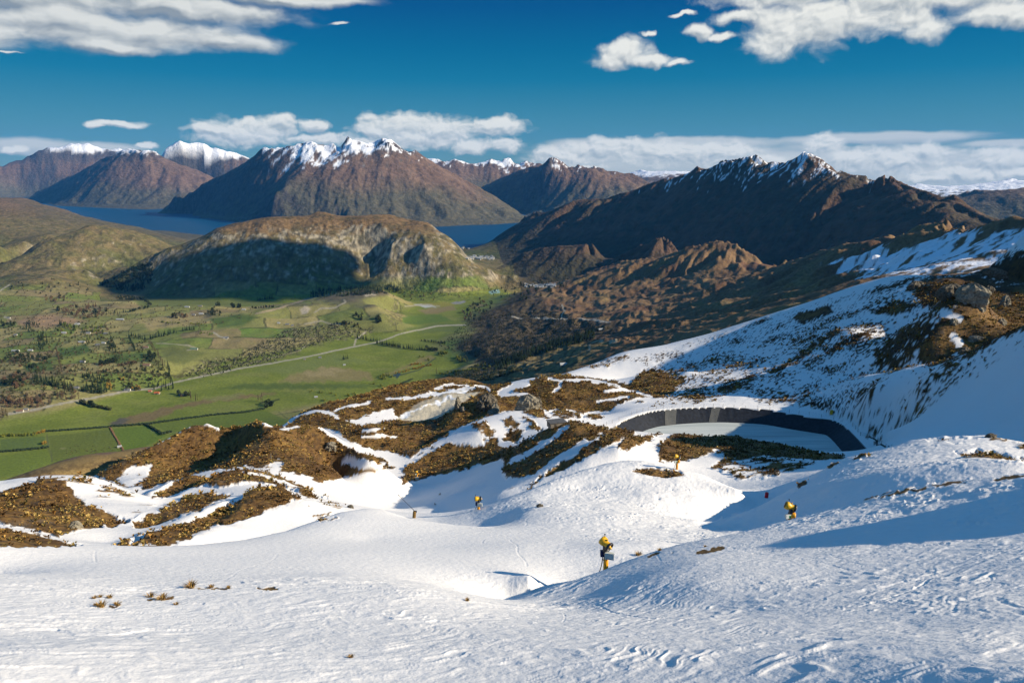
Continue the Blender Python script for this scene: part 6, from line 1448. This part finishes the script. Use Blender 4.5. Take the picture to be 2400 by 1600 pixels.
for a in [(519, 777, 26, 11, 5, wh, rg, 'white barn like house with grey roof at the end of a curving drive', .3, (9, -6, 8, 10)), (446, 803, 34, 12, 4, wh, rgn, 'low white villa with greenish roof on the grassy shoulder', .1, (-12, 6, 9, 12)), (337, 840, 30, 12, 5, cr, rbr, 'long pale farmhouse below the poplar avenue', .1, (10, 6, 9, 10)), (335, 799, 24, 12, 4, gw, rbr, 'house with wide brown roof by the slanting conifer line', .2), (190, 832, 22, 10, 4, wh, rg, 'white cottage with grey roof in the middle of the left gardens', 0.), (147, 766, 24, 10, 5, wh, rl, 'white house in front of the left conifers', .1), (178, 746, 26, 11, 5, wh, rl, 'bright white house at the upper edge of the hamlet', .2), (188, 787, 34, 10, 4, cr, rl, 'long cream house in the hamlet', .05, (10, 5, 8, 9)), (224, 793, 22, 9, 4, wh, rg, 'white house with dark roof low in the hamlet', .1), (203, 766, 22, 10, 4.5, wh, rg, 'white house behind the hamlet gardens', .2), (243, 767, 20, 9, 4, gw, rg, 'grey house right of the hamlet gardens', .1), (238, 789, 18, 9, 4, wh, rl, 'small white house at the right end of the hamlet', .0), (36, 807, 36, 9, 4, wh, rl, 'long white shed by the left dark wood', .02), (70, 806, 22, 9, 4, wh, rl, 'pale shed right of the long white one', .05), (46, 946, 24, 11, 4.5, wh, rbr, 'white farmhouse by the road at the left edge', .2), (60, 942, 16, 9, 4, cr, rg, 'cream outbuilding beside the left farmhouse', .2), (293, 897, 24, 11, 4, wh, rg, 'white house by the road left of the orange roof', .1), (361, 904, 22, 11, 4, cr, ror, 'house with bright orange roof among garden trees', .1, (7, -5, 7, 8)), (345, 900, 14, 9, 4, cr, ror, 'smaller orange roofed house left of the bright orange one', .1), (417, 909, 18, 9, 4, gw, rg, 'grey farmhouse in the garden trees on the field', .2), (175, 892, 22, 10, 4, gw, rg, 'grey house between the two plantations', .1), (275, 1027, 13, 7, 3.5, wh, rl, 'small white shed by the thin brush line', .4), (726, 913, 13, 7, 3.5, gw, rl, 'lone white shed on the lower green flat', .2), (791, 839, 12, 6, 3.5, wh, rl, 'small pale shed below the lone dark clump', .2), (660, 746, 22, 9, 4, cr, rg, 'house low on the knoll side meadow', .1), (672, 748, 14, 8, 4, gw, rg, 'small grey house beside the knoll side house', .2), (462, 722, 26, 10, 5, wh, rl, 'white farm behind the far brown wood', .1), (445, 724, 20, 9, 4, wh, rg, 'far white house left of the far farm', .1), (276, 735, 44, 12, 4, gw, rl, 'long pale greenhouse roof beyond the brown wood', .05), (430, 706, 30, 9, 4, wh, rl, 'distant pale house under the flat hill', .0), (460, 704, 24, 9, 4, cr, rg, 'distant house right of the pale one', .05), (20, 731, 18, 9, 4, wh, rg, 'white house at the far left edge', .1), (36, 770, 16, 8, 4, wh, rg, 'small white house below the far left conifers', .1), (560, 712, 26, 8, 4, wh, rl, 'pale shed in the far hedge line', .05), (735, 822, 14, 8, 4, gw, rg, 'grey shed by the road under the terrace', .2), (700, 826, 10, 7, 3.5, cr, rg, 'small shed left of the roadside one', .2), (1294, 840, 22, 11, 4.5, gw, rl, 'grey shed with pale roof on the hillside below the snow', .3), (640, 743, 16, 8, 4, wh, rl, 'white cottage left of the knoll side house', .1), (1380, 758, 22, 10, 4, cr, rl, 'lone pale house on the hillside track', .2)]:
    house(*a)
# the distant lake town and village: countless small houses seen as pale specks
tw = [MB().box((0, 0, 2.5), (14, 9, 5)) for _ in range(1)][0]; tw.k = 1; tw.add([(-7.6, -5.2, 5), (7.6, -5.2, 5), (7.6, 5.2, 5), (-7.6, 5.2, 5), (-7.6, 0, 8), (7.6, 0, 8)], [(0, 1, 5, 4), (2, 3, 4, 5), (0, 4, 3), (1, 2, 5)])
tmesh = [tw.mesh('town_house', [wh, rl]), tw.mesh('town_house', [wh, rg]), tw.mesh('town_house', [cr, rl])]
for (x0, x1, y0, y1, n, lb, sc) in [(1072, 1136, 588, 597, 70, 'pale house in the far lake town between the hills', 2.0), (1062, 1082, 567, 572, 12, 'white house on the far lake shore', 2.0), (1205, 1275, 652, 661, 50, 'pale house in the distant village on the hillside', 1.5)]:
    for i in range(n):
        p = hit(tr_.uniform(x0, x1), tr_.uniform(y0, y1), 5000); o = link(bpy.data.objects.new('town_house', tr_.choice(tmesh))); o.location = p; s = sc * tr_.uniform(.7, 1.2); o.scale = (s, s, s); o.rotation_euler = (0, 0, tr_.uniform(-.5, .5)); tag(o, lb, 'house', 'houses: ' + lb)
# grazing cattle, specks on the lower field
def cow():
    b = MB(); ax = Vector((1, 0, 0))
    b.lathe((-.95, 0, 1.0), ax, [(0, .18), (.12, .34), (.6, .40), (1.2, .42), (1.6, .36), (1.85, .22)], 10)
    b.lathe((.8, 0, 1.12), (1, 0, -.75), [(0, .26), (.5, .17), (.62, .16)], 8); b.lathe((1.22, 0, .78), (.8, 0, -1), [(0, .15), (.12, .19), (.4, .13), (.5, .09)], 8)
    for x in (-.7, .62):
        for y in (-.22, .22): b.rod((x, y, 1.0), (x + .04, y, .5), .13, .08, 6); b.rod((x + .04, y, .5), (x, y, 0), .075, .06, 6)
    b.rod((-.95, 0, 1.2), (-1.08, 0, .5), .04, .03, 5)
    for y in (-1, 1): b.rod((1.2, .12 * y, .98), (1.14, .32 * y, 1.02), .05, .02, 5)
    return b
cmesh = [cow().mesh('cow', pmat('dark_hide', (.05, .035, .025), .3, 2), True), cow().mesh('cow', pmat('brown_hide', (.13, .07, .04), .3, 2), True)]
for i in range(34):
    u, v = tr_.uniform(135, 265), tr_.uniform(1022, 1044); p = hit(u, v, 1500); o = link(bpy.data.objects.new('cow', tr_.choice(cmesh))); o.location = p; o.rotation_euler = (0, 0, tr_.uniform(0, 6.28)); o.scale = (1.9,) * 3; tag(o, 'tiny dark cow grazing on the lower left field', 'cow', 'cattle grazing on the lower field')

# a fair-weather cloud out of frame on the right; its shadow lies on the face of the flat-topped hill
def cloud(px, H, label, r0=5700, cell=70., ins=(0, 0)):
    q = []
    for u, v in px:
        p = hit(u, v, r0); d = p + sdir * ((H - p.z) / sdir.z); q.append((d.x, d.y))
    q = np.array(q); x0, y0 = q.min(0) - 300; x1, y1 = q.max(0) + 300
    gx_, gy_ = np.meshgrid(np.arange(x0, x1, cell), np.arange(y0, y1, cell)); pl = [tuple(e) for e in q]
    wx_ = gx_ + 300 * fbm(gx_ / 520, gy_ / 520, 5, 501, .6); wy_ = gy_ + 300 * fbm(gx_ / 420 + 5, gy_ / 420, 4, 503)
    d = segdist(pl, wx_, wy_, True); d = np.where(inside(pl, wx_, wy_), d, -d); on = d > 0
    th = np.sqrt(np.clip(d / 500, 0, 1)) * (320 + 240 * fbm(gx_ / 300, gy_ / 300, 4, 505)); up = H + th; lo = H - th * .25
    n0, n1 = gx_.shape; V_ = np.concatenate([np.stack([gx_, gy_, up], -1).reshape(-1, 3), np.stack([gx_, gy_, lo], -1).reshape(-1, 3)]); f = []; I = lambda i, j, k: k * n0 * n1 + i * n1 + j
    ok = on[:-1, :-1] & on[1:, :-1] & on[:-1, 1:] & on[1:, 1:]
    for i, j in zip(*np.nonzero(ok)):
        f.append((I(i, j, 0), I(i, j + 1, 0), I(i + 1, j + 1, 0), I(i + 1, j, 0))); f.append((I(i, j, 1), I(i + 1, j, 1), I(i + 1, j + 1, 1), I(i, j + 1, 1)))
        for (a, b, c, e, s_) in ((i, j, i, j + 1, i > 0 and ok[i - 1, j]), (i + 1, j, i + 1, j + 1, i < n0 - 2 and ok[i + 1, j]), (i, j, i + 1, j, j > 0 and ok[i, j - 1]), (i, j + 1, i + 1, j + 1, j < n1 - 2 and ok[i, j + 1])):
            if not s_: f.append((I(a, b, 0), I(c, e, 0), I(c, e, 1), I(a, b, 1)))
    b = MB(); b.add(V_, f); o = b.build('cloud', pmat('cloud_white', (.85, .85, .85), .03, .002, 1), None, True); tag(o, label, None, None, 'structure')
    ps_ = [proj(e[0], e[1], H) for e in pl]; print('cloud at', [(int(a), int(b)) for a, b in ps_][:6])
cloud([(295, 660), (380, 618), (450, 592), (540, 570), (640, 556), (760, 566), (830, 596), (872, 635), (866, 672), (700, 682), (520, 694), (400, 690)], 3000, 'white cloud high over the valley')
